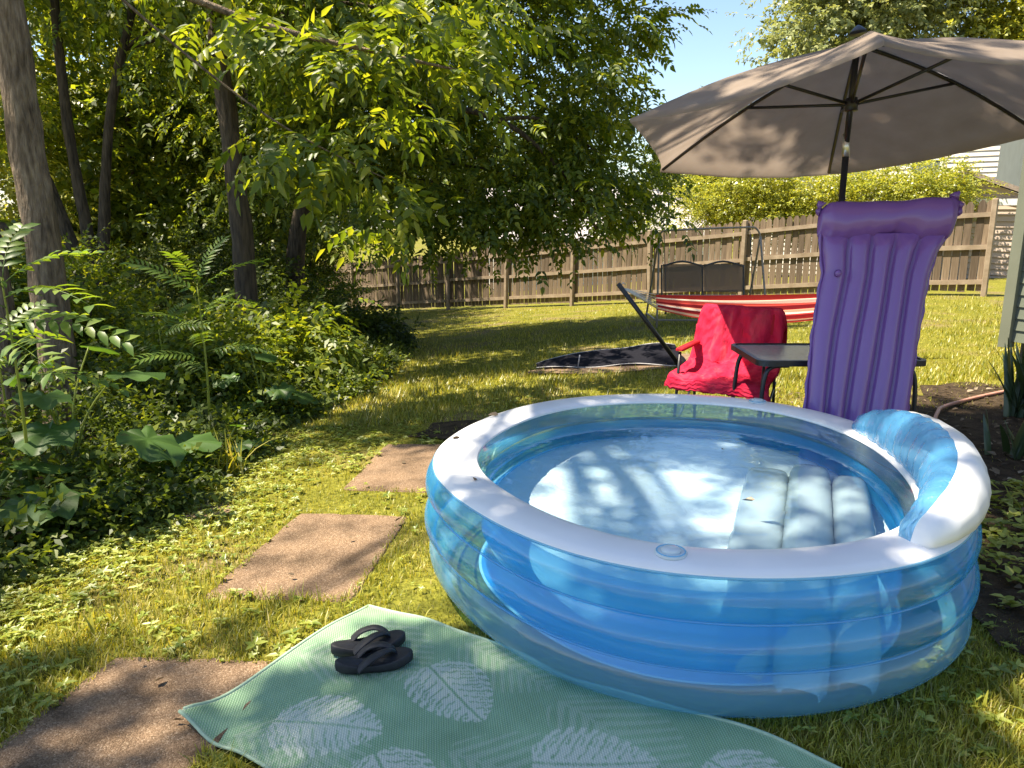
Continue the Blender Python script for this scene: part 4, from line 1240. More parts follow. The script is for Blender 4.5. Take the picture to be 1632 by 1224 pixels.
# ================================================================== FLIP-FLOPS
def flipflop(loc, ang, mirror, label, tilt=(0, 0)):
    root = empty('flip_flop', loc, label, 'flip-flop', 'pair of black flip-flops')
    root.rotation_euler = (tilt[0], tilt[1], ang)
    L = .265
    n = 40
    outl = []
    for i in range(n):
        t = 2 * math.pi * i / n
        x = math.cos(t); y = math.sin(t)
        px = x * L / 2
        f = (x + 1) / 2
        hw = .034 + .018 * math.sin(math.pi * min(1, max(0, f * .9 + .05))) * f * 1.15 + .006 * f
        yy = np.sign(y) * abs(y) ** .72 * hw + mirror * .008 * math.sin(math.pi * f) * (1 if f > .3 else 0)
        outl.append((px, float(yy)))
    V = []; F = []
    def top(x): 
        f = (x / L + .5)
        return .040 - .012 * math.sin(math.pi * min(1, f * 1.1)) + .012 * max(0, f - .75) * 2 + .006 * max(0, .2 - f) * 3
    lv = [(0.92, lambda x: .0 + .012 * max(0, x / L + .5 - .8) * 4), (1.0, lambda x: .010 + .012 * max(0, x / L + .5 - .8) * 3), (1.01, lambda x: top(x) * .6), (1.0, lambda x: top(x) - .004), (.94, lambda x: top(x)), (.86, lambda x: top(x) - .004), (.4, lambda x: top(x) - .006)]
    for sc, zf in lv:
        for x, y in outl: V.append((x * sc, y * sc, zf(x)))
    V.append((0, 0, top(0) - .006)); V.append((0, 0, 0))
    for r_ in range(len(lv) - 1):
        for i in range(n):
            j = (i + 1) % n
            F.append((r_ * n + i, r_ * n + j, (r_ + 1) * n + j, (r_ + 1) * n + i))
    e = (len(lv) - 1) * n
    for i in range(n):
        F.append((e + i, e + (i + 1) % n, len(V) - 2)); F.append((i, len(V) - 1, (i + 1) % n))
    obj('sole', mesh_py('sole', V, F, True), M['foam_black'], root)
    def strap(pts, w, th):
        path = smooth_path(pts, 6); n_ = len(path)
        V = []; F = []
        for i, p in enumerate(path):
            d = (path[min(i + 1, n_ - 1)] - path[max(i - 1, 0)]).normalized()
            s_ = d.cross(Vector((0, 0, 1)));
            if s_.length < .05: s_ = Vector((0, 1, 0))
            s_.normalize(); u_ = s_.cross(d)
            t = i / (n_ - 1); ww = w[0] + (w[1] - w[0]) * t
            for k in range(10):
                a = 2 * math.pi * k / 10
                V.append(p + s_ * math.cos(a) * ww + u_ * math.sin(a) * th)
        for i in range(n_ - 1):
            for k in range(10):
                F.append((i * 10 + k, i * 10 + (k + 1) % 10, (i + 1) * 10 + (k + 1) % 10, (i + 1) * 10 + k))
        return obj('strap', mesh_py('strap', V, F, True), M['foam_black'], root)
    toe = (.072, mirror * .006, .036)
    for s_ in (-1, 1):
        strap([(-.055, s_ * .043, .022), (-.022, s_ * .041, .050), (.025, s_ * .027, .066), (.060, s_ * .008 + mirror * .004, .058), toe], (.024, .010), .0065)
flipflop((-.475, 2.385, rug_z(-.475, 2.385) - .004), R(13), 1, 'black flip-flop on the green rug, nearer one of the pair')
flipflop((-.515, 2.495, rug_z(-.515, 2.495) - .002), R(17), -1, 'black flip-flop on the green rug, farther one of the pair')

# ================================================================== PATIO TABLE
TX0, TX1, TY0, TY1, TZ = 1.45, 2.46, 4.44, 5.08, .70
tcx, tcy = (TX0 + TX1) / 2, (TY0 + TY1) / 2
table = empty('patio_table', (tcx, tcy, 0), 'black metal patio table with a grey glass top behind the pool', 'table')
M['glass_top'] = surf('glass_top', (.20, .21, .20), (.26, .27, .26), 30, .25, bump=.1, bscale=120, bdist=.001, spec=.6)
hx, hy = (TX1 - TX0) / 2, (TY1 - TY0) / 2
MB().box((0, 0, TZ - .006), (2 * hx - .05, 2 * hy - .05, .008)).build('table_top', M['glass_top'], table)
rimp = []
rc_ = .06
for sx, sy, a0 in ((1, 1, 0), (-1, 1, 90), (-1, -1, 180), (1, -1, 270)):
    for k in range(6):
        a = R(a0 + 90 * k / 5)
        rimp.append((sx * (hx - rc_) + rc_ * math.cos(a), sy * (hy - rc_) + rc_ * math.sin(a)))
nr = len(rimp)
V = []; F = []
for n_, z in ((0, -.03), (0, .004), (-.028, .006), (-.028, -.03)):
    for x, y in rimp:
        l = math.hypot(x, y); V.append((x * (1 + n_ / l), y * (1 + n_ / l), TZ + z))
for r_ in range(4):
    for i in range(nr):
        j = (i + 1) % nr; b2 = ((r_ + 1) % 4) * nr
        F.append((r_ * nr + i, r_ * nr + j, b2 + j, b2 + i))
obj('table_rim', mesh_py('table_rim', V, F), M['black_metal'], table)
for sx in (-1, 1):
    for sy in (-1, 1):
        V, F = tube(smooth_path([(sx * (hx - .20), sy * (hy - .06), TZ - .035), (sx * (hx - .10), sy * (hy - .06), TZ - .045), (sx * (hx - .055), sy * (hy - .05), TZ - .12), (sx * (hx - .04), sy * (hy - .04), .35), (sx * (hx - .02), sy * (hy - .02), .0)], 5), .014, 8)
        obj('leg', mesh_py('leg', V, F, True), M['black_metal'], table)
for sy in (-1, 1):
    V, F = tube([(-hx + .04, sy * (hy - .035), .2), (0, 0, .24), (hx - .04, -sy * (hy - .035), .2)], .009, 6)
    obj('cross_brace', mesh_py('cross_brace', V, F, True), M['black_metal'], table)

# ================================================================== PATIO UMBRELLA
UX, UY = 1.985, 4.76
umb = empty('patio_umbrella', (UX, UY, 0), 'taupe tilted patio umbrella standing through the patio table', 'umbrella')
def fabric(name, c1, c2, tf=.3, sc=6):
    m, nt, out = newmat(name)
    mp = coords(nt)
    nz = N(nt, 'ShaderNodeTexNoise'); nz.inputs['Scale'].default_value = sc; nz.inputs['Detail'].default_value = 7
    nt.links.new(mp.outputs[0], nz.inputs[0])
    rp = ramp(nt, [(.3, c1), (.7, c2)]); nt.links.new(nz.outputs[0], rp.inputs[0])
    df = N(nt, 'ShaderNodeBsdfDiffuse'); tr = N(nt, 'ShaderNodeBsdfTranslucent'); mx = N(nt, 'ShaderNodeMixShader'); mx.inputs[0].default_value = tf
    for s_ in (df, tr): nt.links.new(rp.outputs[0], s_.inputs[0])
    n2 = N(nt, 'ShaderNodeTexNoise'); n2.inputs['Scale'].default_value = sc * 1.5; n2.inputs['Detail'].default_value = 3
    nt.links.new(mp.outputs[0], n2.inputs[0])
    bp = N(nt, 'ShaderNodeBump'); bp.inputs['Strength'].default_value = .25; bp.inputs['Distance'].default_value = .03
    nt.links.new(n2.outputs[0], bp.inputs['Height']); nt.links.new(bp.outputs[0], df.inputs['Normal'])
    nt.links.new(df.outputs[0], mx.inputs[1]); nt.links.new(tr.outputs[0], mx.inputs[2]); nt.links.new(mx.outputs[0], out.inputs[0])
    return m
M['canopy'] = fabric('canopy_taupe', (.28, .225, .185), (.33, .27, .228), .42)
UR = 1.36
gx, gy = .03, -.165
def uplane(x, y, dz): return Vector((x + gx * -0.0, y, 2.055 + gx * x + gy * y + dz))
apex = uplane(-.02, -.08, .43)
tips = []
for k in range(6):
    a = R(-108 + 60 * k)
    tips.append(uplane(UR * math.cos(a), UR * math.sin(a), 0))
for k in range(6):
    A, B_ = tips[k], tips[(k + 1) % 6]
    n_ = 12
    V = []; F = []
    for i in range(n_ + 1):
        f = i / n_
        for j in range(n_ + 1):
            h_ = j / n_
            p = apex.lerp(A.lerp(B_, h_), f)
            sag = 4 * h_ * (1 - h_)
            ctr = Vector((apex.x, apex.y, p.z))
            p = p + (ctr - p) * (.055 * sag * f * f) + Vector((0, 0, -.035 * sag * f + .05 * math.sin(math.pi * f) * (1 - .35 * sag)))
            p.z += random.uniform(-.002, .002)
            V.append(p)
    for i in range(n_):
        for j in range(n_):
            a = i * (n_ + 1) + j
            F.append((a, a + n_ + 1, a + n_ + 2, a + 1))
    # edge flap (hem)
    b0 = len(V)
    for j in range(n_ + 1): V.append(V[n_ * (n_ + 1) + j] + Vector((0, 0, -.018)))
    for j in range(n_): F.append((n_ * (n_ + 1) + j, b0 + j, b0 + j + 1, n_ * (n_ + 1) + j + 1))
    obj('canopy_panel', mesh_py('canopy_panel', V, F, True), M['canopy'], umb)
axis = Vector((-gx, -gy, 1)).normalized()
joint = Vector((0, 0, 1.93))
hub = apex - axis * .035
V, F = tube([(0, 0, .0), (0, 0, 1.88)], .019, 14); obj('pole', mesh_py('pole', V, F, True), M['black_metal'], umb)
V, F = tube([joint - Vector((0, 0, .05)), joint + axis * .08], .0215, 14); obj('tilt_joint', mesh_py('tilt_joint', V, F, True), M['silver'], umb)
V, F = tube([joint + axis * .03, apex + axis * .03], .018, 14); obj('upper_pole', mesh_py('upper_pole', V, F, True), M['black_metal'], umb)
V, F = tube([apex + axis * .05, apex + axis * .06, apex + axis * .085, apex + axis * .095], [.05, .045, .02, .006], 16); obj('finial', mesh_py('finial', V, F, True), M['black_metal'], umb)
runner = joint.lerp(apex, .42)
V, F = tube([runner - axis * .035, runner + axis * .035], .036, 14); obj('runner', mesh_py('runner', V, F, True), M['black_metal'], umb)
for T in tips:
    path = [apex.lerp(T, f) + Vector((0, 0, .05 * math.sin(math.pi * f) - .014)) for f in np.linspace(.02, .985, 9)]
    V, F = tube(path, .011, 6); o = obj('rib', mesh_py('rib', V, F, True), M['black_metal'], umb)
    V, F = tube([runner + (path[4] - runner) * .06, path[4]], .010, 6); obj('strut', mesh_py('strut', V, F, True), M['black_metal'], o)
V, F = tube([(0, 0, 0), (0, 0, .03), (0, 0, .06), (0, 0, .10)], [.24, .24, .16, .04], 28); obj('base', mesh_py('base', V, F, True), M['black_metal'], umb)

# ================================================================== PURPLE AIR MATTRESS
def raft():
    m, nt, out = newmat('purple_vinyl')
    mp = coords(nt)
    b = N(nt, 'ShaderNodeBsdfPrincipled'); b.inputs['Base Color'].default_value = (.275, .125, .43, 1); b.inputs['Roughness'].default_value = .22
    b.inputs['Specular IOR Level'].default_value = .5; b.inputs['Coat Weight'].default_value = .6; b.inputs['Coat Roughness'].default_value = .12
    tr = N(nt, 'ShaderNodeBsdfTranslucent'); tr.inputs[0].default_value = (.27, .13, .52, 1)
    mx = N(nt, 'ShaderNodeMixShader'); mx.inputs[0].default_value = .3
    nz = N(nt, 'ShaderNodeTexNoise'); nz.inputs['Scale'].default_value = 14; nz.inputs['Detail'].default_value = 3
    nt.links.new(mp.outputs[0], nz.inputs[0])
    bp = N(nt, 'ShaderNodeBump'); bp.inputs['Strength'].default_value = .18; bp.inputs['Distance'].default_value = .01
    nt.links.new(nz.outputs[0], bp.inputs['Height']); nt.links.new(bp.outputs[0], b.inputs['Normal'])
    nt.links.new(b.outputs[0], mx.inputs[1]); nt.links.new(tr.outputs[0], mx.inputs[2]); nt.links.new(mx.outputs[0], out.inputs[0])
    root = empty('air_mattress', (1.95, 4.22, 0), 'purple inflatable air mattress leaning upright against the patio table', 'air mattress')
    O = Vector((1.95, 4.22, 0))
    # centre line: leans back; left and right edges follow a gentle taper and twist
    Lk = [(0, 1.655, 2.215), (.45, 1.69, 2.265), (.9, 1.735, 2.33), (1.22, 1.785, 2.385), (1.34, 1.775, 2.43), (1.46, 1.775, 2.50)]
    zs = [q[0] for q in Lk]
    lx = lambda z: np.interp(z, zs, [q[1] for q in Lk]); rx = lambda z: np.interp(z, zs, [q[2] for q in Lk])
    yy = lambda z: 4.20 + .20 * z
    nu, nv = 5 * 10 + 1, 60
    V = []; F = []
    for side in (-1, 1):
        for j in range(nv):
            z = .02 + 1.42 * j / (nv - 1)
            endp = min(1, j / 3.0, (nv - 1 - j) / 3.0 + .25)
            for i in range(nu):
                u = i / (nu - 1)
                ph = (u * 5) % 1 if i < nu - 1 else 1
                th = .060 * (math.sin(math.pi * ph) ** .55 if 0 < ph < 1 else 0) * endp + .006
                if u < .2 or u > .8: th *= .92
                x = lx(z) + (rx(z) - lx(z)) * (.5 + (u - .5)) + .006 * math.sin(z * 5 + u * 6)
                pinch = 1 - .0 * j
                V.append(Vector((x, yy(z) + side * th + .012 * math.sin(u * 3.1 + z * 2.2), z)) - O)
    for s_ in range(2):
        b0 = s_ * nu * nv
        for j in range(nv - 1):
            for i in range(nu - 1):
                a = b0 + j * nu + i
                f = (a, a + 1, a + nu + 1, a + nu)
                F.append(f if s_ == 0 else f[::-1])
    n1 = nu * nv
    for j in range(nv - 1):
        for i in (0, nu - 1):
            a = j * nu + i; F.append((a, a + nu, n1 + a + nu, n1 + a))
    obj('body', mesh_py('body', V, F, True), m, root)
    # welded rim flange on each side
    for sgn, fx in ((-1, lx), (1, rx)):
        V = []; F = []
        zt_ = 1.42
        for j in range(40):
            z = .02 + zt_ * j / 39
            w_ = .016 + .004 * math.sin(j * 1.7)
            for k, (o_, t_) in enumerate(((0, .004), (w_, .003), (w_, -.003), (0, -.004))):
                V.append(Vector((fx(z) + sgn * o_, yy(z) + t_ + .004 * math.sin(j * .9), z)) - O)
        for j in range(39):
            for k in range(4):
                F.append((j * 4 + k, j * 4 + (k + 1) % 4, j * 4 + 4 + (k + 1) % 4, j * 4 + 4 + k))
        obj('flange', mesh_py('flange', V, F, True), m, root)
    # pillow
    n_ = 60; sg = 24
    V = []; F = []
    for i in range(n_ + 1):
        u = i / n_
        x = 1.755 + .815 * u
        e = min(1, (min(u, 1 - u) / .07)) ** .5
        top = 1.605 + .040 * u + .008 * math.sin(u * 9)
        bot = 1.375 - .012 * math.sin(u * 2.6) + .050 * math.exp(-((u - .46) / .15) ** 2) + .03 * u + .012 * math.sin(u * 14) * (u > .5)
        if u > .93: bot += .10 * (u - .93) / .07; top += .02 * (u - .93) / .07
        c = (top + bot) / 2; h_ = (top - bot) / 2
        for k in range(sg):
            a = 2 * math.pi * k / sg
            wr = 1 + .05 * math.sin(u * 58 + 2 * math.cos(a)) * max(0, -math.sin(a) + .15) * (.4 + .6 * math.sin(u * 7) ** 2) + .03 * math.sin(u * 21 + a * 3) + .03 * math.sin(u * 9 - a * 2)
            V.append(Vector((x, yy(c) + .015 + .085 * e * math.cos(a) * wr + (.02 if u > .9 else 0), c + h_ * (math.sin(a)) * (.4 + .6 * e) * wr)) - O)
    for i in range(n_):
        for k in range(sg):
            F.append((i * sg + k, i * sg + (k + 1) % sg, (i + 1) * sg + (k + 1) % sg, (i + 1) * sg + k))
    F.append(tuple(range(sg))); F.append(tuple(range(n_ * sg, (n_ + 1) * sg))[::-1])
    obj('pillow', mesh_py('pillow', V, F, True), m, root)
    for (x, z, ang, ln) in ((2.53, 1.64, .8, .045), (2.555, 1.595, .2, .035), (2.55, 1.56, -.25, .03), (1.775, 1.59, 2.2, .035), (1.765, 1.56, 2.9, .025)):
        V, F = tube([(x - 1.95, yy(z) - 4.22, z), (x - 1.95 + math.cos(ang) * ln * .6, yy(z) - 4.22 + .01, z + math.sin(ang) * ln * .6), (x - 1.95 + math.cos(ang) * ln, yy(z) - 4.22, z + math.sin(ang) * ln)], [.030, .018, .005], 8)
        obj('weld_tab', mesh_py('weld_tab', V, F, True), m, root)
    V, F = tube([(1.84 - 1.95, yy(1.22) - 4.22 - .07, 1.22), (1.84 - 1.95, yy(1.22) - 4.22 - .085, 1.22)], [.022, .016], 14)
    obj('valve', mesh_py('valve', V, F, True), m, root)
raft()

# ================================================================== FOLDING CHAIR AND RED TOWEL
CH = Vector((1.52, 5.34, 0)); CHR = R(-30)
chair = empty('folding_chair', tuple(CH), 'red folding camp chair with dark frame half hidden by the table', 'chair'); chair.rotation_euler = (0, 0, CHR)
M['red_cloth'] = fabric('red_cloth', (.42, .02, .03), (.52, .035, .05), .2)
for sx in (-1, 1):
    x = sx * .29
    V, F = tube([(x, -.24, 0), (x, -.20, .40), (x, -.17, .60)], .011, 8); obj('leg', mesh_py('leg', V, F, True), M['black_metal'], chair)
    V, F = tube([(x, .27, 0), (x, .20, .40), (x, .27, .62), (x * .96, .36, .84)], .011, 8); obj('leg', mesh_py('leg', V, F, True), M['black_metal'], chair)
    V, F = tube([(x, -.26, .03), (x, .26, .36)], .008, 6); obj('brace', mesh_py('brace', V, F, True), M['black_metal'], chair)
    MB().box((x, .02, .618), (.055, .42, .022), None, .008).build('armrest', M['red_cloth'], chair)
V, F = tube([(-.29, -.205, .36), (.29, -.205, .36)], .009, 6); obj('crossbar', mesh_py('crossbar', V, F, True), M['black_metal'], chair)
MB().box((0, 0, .405), (.56, .46, .018), None, .006).build('seat', M['red_cloth'], chair)
MB().box((0, .27, .64), (.55, .016, .42), Matrix.Rotation(R(-16), 3, 'X')).build('backrest', M['red_cloth'], chair)
def towel():
    m, nt, out = newmat('red_towel')
    at = N(nt, 'ShaderNodeAttribute', attribute_name='cloth')
    mp = nt.nodes.new('ShaderNodeMapping'); nt.links.new(at.outputs['Vector'], mp.inputs[0])
    wv = N(nt, 'ShaderNodeTexWave'); wv.bands_direction = 'Y'; wv.inputs['Scale'].default_value = 3.2; wv.inputs['Distortion'].default_value = 14; wv.inputs['Detail'].default_value = 5; wv.inputs['Detail Scale'].default_value = .8
    nt.links.new(mp.outputs[0], wv.inputs[0])
    rp = ramp(nt, [(.3, (.58, .02, .06)), (.55, (.70, .04, .09)), (.75, (.78, .10, .13))])
    nz = N(nt, 'ShaderNodeTexNoise'); nz.inputs['Scale'].default_value = 3.5; nz.inputs['Detail'].default_value = 8; nz.inputs['Distortion'].default_value = 1.0
    nt.links.new(mp.outputs[0], nz.inputs[0]); nt.links.new(nz.outputs[0], rp.inputs[0])
    df = N(nt, 'ShaderNodeBsdfDiffuse'); tr = N(nt, 'ShaderNodeBsdfTranslucent'); mx = N(nt, 'ShaderNodeMixShader'); mx.inputs[0].default_value = .25
    for s_ in (df, tr): nt.links.new(rp.outputs[0], s_.inputs[0])
    bp = N(nt, 'ShaderNodeBump'); bp.inputs['Strength'].default_value = .35; bp.inputs['Distance'].default_value = .02
    nt.links.new(wv.outputs['Fac'], bp.inputs['Height']); nt.links.new(bp.outputs[0], df.inputs['Normal'])
    nt.links.new(df.outputs[0], mx.inputs[1]); nt.links.new(tr.outputs[0], mx.inputs[2]); nt.links.new(mx.outputs[0], out.inputs[0])
    prof = smooth_path([(0, .44, .50), (0, .42, .68), (0, .375, .86), (0, .345, .875), (0, .31, .85), (0, .25, .66), (0, .17, .50), (0, .10, .445), (0, -.10, .435), (0, -.245, .43), (0, -.275, .40), (0, -.285, .345)], 4)
    nv = len(prof); nu = 34
    V = []; UVv = []
    for j, p in enumerate(prof):
        t = j / (nv - 1)
        hw = .315 if t < .4 else .315 + .05 * (t - .4)
        if t > .95: hw += .01
        for i in range(nu):
            u = i / (nu - 1) * 2 - 1
            x = u * hw
            side = max(0, abs(u) - .86) / .14
            fold = .022 * math.sin(u * 8 + t * 7 + 2 * math.sin(t * 9)) * math.sin(math.pi * t) + .013 * math.sin(u * 19 - t * 15) * (.3 + t) + .008 * math.sin(u * 31 + t * 40)
            y, z = p.y, p.z
            if t < .55:      # back: drape down at the outer corners
                z -= side ** 2 * .10 * (1 if .15 < t < .4 else .3); y += fold * .8
            else:
                z += abs(fold) * .6 + side * .02
            if u > .5 and t > .55: z -= .05 * (u - .5) * (t - .55) * 4; x += .03 * (u - .5)
            V.append((x, y, z)); UVv.append((u, t * 2.2, 0))
    F = [(j * nu + i, j * nu + i + 1, (j + 1) * nu + i + 1, (j + 1) * nu + i) for j in range(nv - 1) for i in range(nu - 1)]
    me = mesh_py('beach_towel', V, F, True)
    a = me.attributes.new('cloth', 'FLOAT_VECTOR', 'POINT'); a.data.foreach_set('vector', np.array(UVv, dtype=np.float32).ravel())
    o = obj('beach_towel', me, m, None, tuple(CH), (0, 0, CHR))
    md = o.modifiers.new('thickness', 'SOLIDIFY'); md.thickness = .008
    tag(o, 'crumpled red towel draped over the folding chair', 'towel')
towel()

# ================================================================== HAMMOCK ON ITS STAND
HA = Vector((1.13, 8.0, .80)); HBp = Vector((4.32, 8.25, .82))
stand = empty('hammock_stand', (2.7, 8.1, g(2.7, 8.1)), 'black metal hammock stand with slanted arms on the lawn', 'hammock stand')
SB = Vector(stand.location)
fa = Vector((1.80, 8.04, g(1.8, 8.04) + .03)); fb = Vector((3.65, 8.2, .03))
for a, b in ((fa, HA), (fb, HBp)):
    e = b + (b - a).normalized() * .05
    V, F = tube([a - SB, e - SB], .024, 12); obj('arm', mesh_py('arm', V, F, True), M['black_metal'], stand)
    V, F = tube([b - SB + Vector((0, 0, .03)), b - SB + Vector((.02, 0, .05)), b - SB + Vector((.05, 0, .03))], .006, 6); obj('hook', mesh_py('hook', V, F, True), M['silver'], stand)
V, F = tube([fa - SB, fb - SB], .024, 12); obj('base_bar', mesh_py('base_bar', V, F, True), M['black_metal'], stand)
for p in (fa, fb):
    V, F = tube([p - SB + Vector((0, -.5, -.005)), p - SB + Vector((0, .5, -.005))], .022, 10); obj('foot', mesh_py('foot', V, F, True), M['black_metal'], stand)
def hammock():
    m, nt, out = newmat('hammock_stripe')
    at = N(nt, 'ShaderNodeAttribute', attribute_name='across')
    cols = [(.50, .05, .04), (.78, .62, .50), (.60, .08, .06), (.22, .02, .025), (.75, .30, .20), (.80, .68, .56), (.55, .05, .05), (.18, .02, .02), (.72, .16, .11), (.80, .66, .54), (.60, .07, .06), (.28, .02, .03), (.78, .55, .42), (.50, .04, .05), (.30, .03, .04)]
    rp = ramp(nt, [(i / len(cols), c) for i, c in enumerate(cols)], 'CONSTANT')
    nt.links.new(at.outputs['Fac'], rp.inputs[0])
    df = N(nt, 'ShaderNodeBsdfDiffuse'); tr = N(nt, 'ShaderNodeBsdfTranslucent'); mx = N(nt, 'ShaderNodeMixShader'); mx.inputs[0].default_value = .25
    for s_ in (df, tr): nt.links.new(rp.outputs[0], s_.inputs[0])
    nt.links.new(df.outputs[0], mx.inputs[1]); nt.links.new(tr.outputs[0], mx.inputs[2]); nt.links.new(mx.outputs[0], out.inputs[0])
    d = HBp - HA
    root = empty('hammock', (2.7, 8.1, .6), 'red and cream striped fabric hammock hung on the black stand', 'hammock')
    O = Vector(root.location)
    nu, nv = 46, 61
    V = []; A = []
    for i in range(nu):
        t = i / (nu - 1)
        s_ = .12 + .76 * t
        c = HA + d * s_
        wide = math.sin(math.pi * (.10 + .80 * t)) ** .7
        for j in range(nv):
            v = j / (nv - 1)
            # hangs as a folded trough: far edge high, near edge hanging below the far one
            far_z = -.045 - .02 * wide
            dep = (.06 + .27 * wide) * math.sin(math.pi * (v * .62 + .06)) * (1.0 if v < .5 else 1)
            y = .26 * wide * (math.cos(math.pi * v) * .55)
            z = far_z - dep * (.95 if v < .72 else .95 - .5 * (v - .72)) + .012 * math.sin(v * 60 + t * 3) * wide
            V.append(c + Vector((0, y, z)) - O); A.append(v)
    F = [(i * nv + j, i * nv + j + 1, (i + 1) * nv + j + 1, (i + 1) * nv + j) for i in range(nu - 1) for j in range(nv - 1)]
    me = mesh_py('hammock_bed', V, F, True)
    a = me.attributes.new('across', 'FLOAT', 'POINT'); a.data.foreach_set('value', np.array(A, dtype=np.float32))
    obj('bed', me, m, root)
    for end, i in ((HA, 0), (HBp, nu - 1)):
        for j in range(0, nv, 5):
            V2, F2 = tube([end - O, V[i * nv + j]], .004, 5)
            obj('cord', mesh_py('cord', V2, F2, True), M['cord_white'], root)
hammock()

# ================================================================== BLACK MAT ON THE GROUND
def black_mat():
    root = empty('ground_mat', (1.05, 8.75, g(1.05, 8.75)), 'black fabric mat with pale edging lying rumpled beside the hammock stand', 'mat')
    O = Vector(root.location)
    nu, nv = 40, 12
    V = []
    for i in range(nu):
        t = i / (nu - 1)
        x = .28 + 1.62 * t
        y0 = 8.62 - .45 * t - .05 * math.sin(t * 7); wd = .10 + .62 * min(1, t * 1.7) ** .8
        ht = .02 + .075 * min(1, t * 2) * (1 - .25 * t) + .03 * math.sin(t * 9)
        for j in range(nv):
            v = j / (nv - 1)
            y = y0 + wd * v
            z = max(g(x, y0), g(x, y)) + .035 + ht * v ** .8 + .012 * math.sin(v * 9 + t * 12)
            V.append(Vector((x, y, z)) - O)
    F = [(i * nv + j, (i + 1) * nv + j, (i + 1) * nv + j + 1, i * nv + j + 1) for i in range(nu - 1) for j in range(nv - 1)]
    o = obj('fabric', mesh_py('fabric', V, F, True), M['black_mesh'], root)
    md = o.modifiers.new('thickness', 'SOLIDIFY'); md.thickness = .02
    for line in ([V[i * nv] for i in range(nu)], [V[i * nv + nv - 1] for i in range(nu)]):
        v2, f2 = tube(line, .006, 6); obj('edging', mesh_py('edging', v2, f2, True), M['edge_grey'], root)
    tip = V[0]; v2, f2 = tube([V[11 * nv], V[11 * nv] + Vector((.02, 0, .14))], .008, 6); obj('peg', mesh_py('peg', v2, f2, True), M['edge_grey'], root)
black_mat()

# ================================================================== GARDEN SWING SEAT BY THE FENCE
def swing():
    sx0, sx1, y0, y1 = 2.42, 4.25, 12.75, 13.9
    z0 = g(2.5, 12.9)
    root = empty('garden_swing', (3.3, 13.3, z0), 'two seat metal garden swing standing in front of the fence', 'swing seat')
    O = Vector((3.3, 13.3, 0))
    top = 1.27
    def T(pts, r_, nm, mat='tan_metal', parent=root):
        v2, f2 = tube(smooth_path([Vector(p) - Vector((3.3, 13.3, z0)) for p in pts], 4), r_, 8)
        return obj(nm, mesh_py(nm, v2, f2, True), M[mat], parent)
    T([(sx0 + .08, 13.3, top - .12), (sx0 + .12, 13.3, top - .03), (sx0 + .3, 13.3, top), (sx1 - .3, 13.3, top + .05), (sx1 - .1, 13.3, top + .02), (sx1 - .03, 13.3, top - .1)], .017, 'top_bar')
    for x, zb in ((sx0, g(sx0, 12.8)), (sx1, g(sx1, 12.8))):
        xi = x + (.08 if x < 3 else -.03)
        T([(xi, 13.3, top - .1), (x, 12.75, zb)], .018, 'frame_leg', 'tan_metal')
        T([(xi, 13.3, top - .1), (x, 13.9, g(x, 13.9))], .018, 'frame_leg', 'tan_metal')
        T([(x, 12.85, zb + .12), (x, 13.8, zb + .12)], .016, 'side_bar')
    T([(sx0, 12.78, z0 + .13), (sx0 + .2, 12.78, z0 + .13), (sx1, 12.78, z0 + .13)], .014, 'front_bar')
    seat = empty('bench', (0, 0, 0)); seat.parent = root
    bx0, bx1 = 2.60, 4.02
    S = Vector((3.3, 13.3, z0))
    MB().box(Vector(((bx0 + bx1) / 2, 13.1, z0 + .48)) - S, (bx1 - bx0, .5, .03)).build('seat_panel', M['swing_mesh'], seat)
    for k in range(2):
        w_ = (bx1 - bx0) / 2
        MB().box(Vector((bx0 + w_ * (k + .5), 13.42, z0 + .78)) - S, (w_ - .04, .02, .48), Matrix.Rotation(R(-14), 3, 'X')).build('back_panel', M['swing_mesh'], seat)
        T([(bx0 + w_ * k + .02, 13.47, z0 + .98), (bx0 + w_ * (k + .5), 13.50, z0 + 1.06), (bx0 + w_ * (k + 1) - .02, 13.47, z0 + .98)], .017, 'back_rail', 'dark_metal', seat)
    for x in (bx0, (bx0 + bx1) / 2, bx1):
        T([(x, 12.85, z0 + .48), (x, 13.30, z0 + .48), (x, 13.38, z0 + .56), (x, 13.49, z0 + 1.0)], .016, 'seat_frame', 'dark_metal', seat)
    for x in (bx0 - .02, bx1 + .02):
        T([(x, 12.9, z0 + .50), (x, 13.3, top - .02)], .007, 'hanger', 'dark_metal', seat)
        T([(x, 12.86, z0 + .47), (x, 12.86, z0 + .22)], .016, 'seat_leg', 'dark_metal', seat)
swing()

# ================================================================== GARDEN HOSE
V, F = tube(smooth_path([(2.55, 4.4, .03), (2.75, 4.75, .03), (2.95, 5.2, .05), (3.2, 5.6, .09), (3.45, 5.95, .05), (3.9, 6.3, .035), (4.4, 6.6, .035)], 8), .014, 10)
tag(obj('garden_hose', mesh_py('garden_hose', V, F, True), M['hose_pink']), 'pinkish garden hose looping behind the pool beside the sword-leaved plant', 'hose')

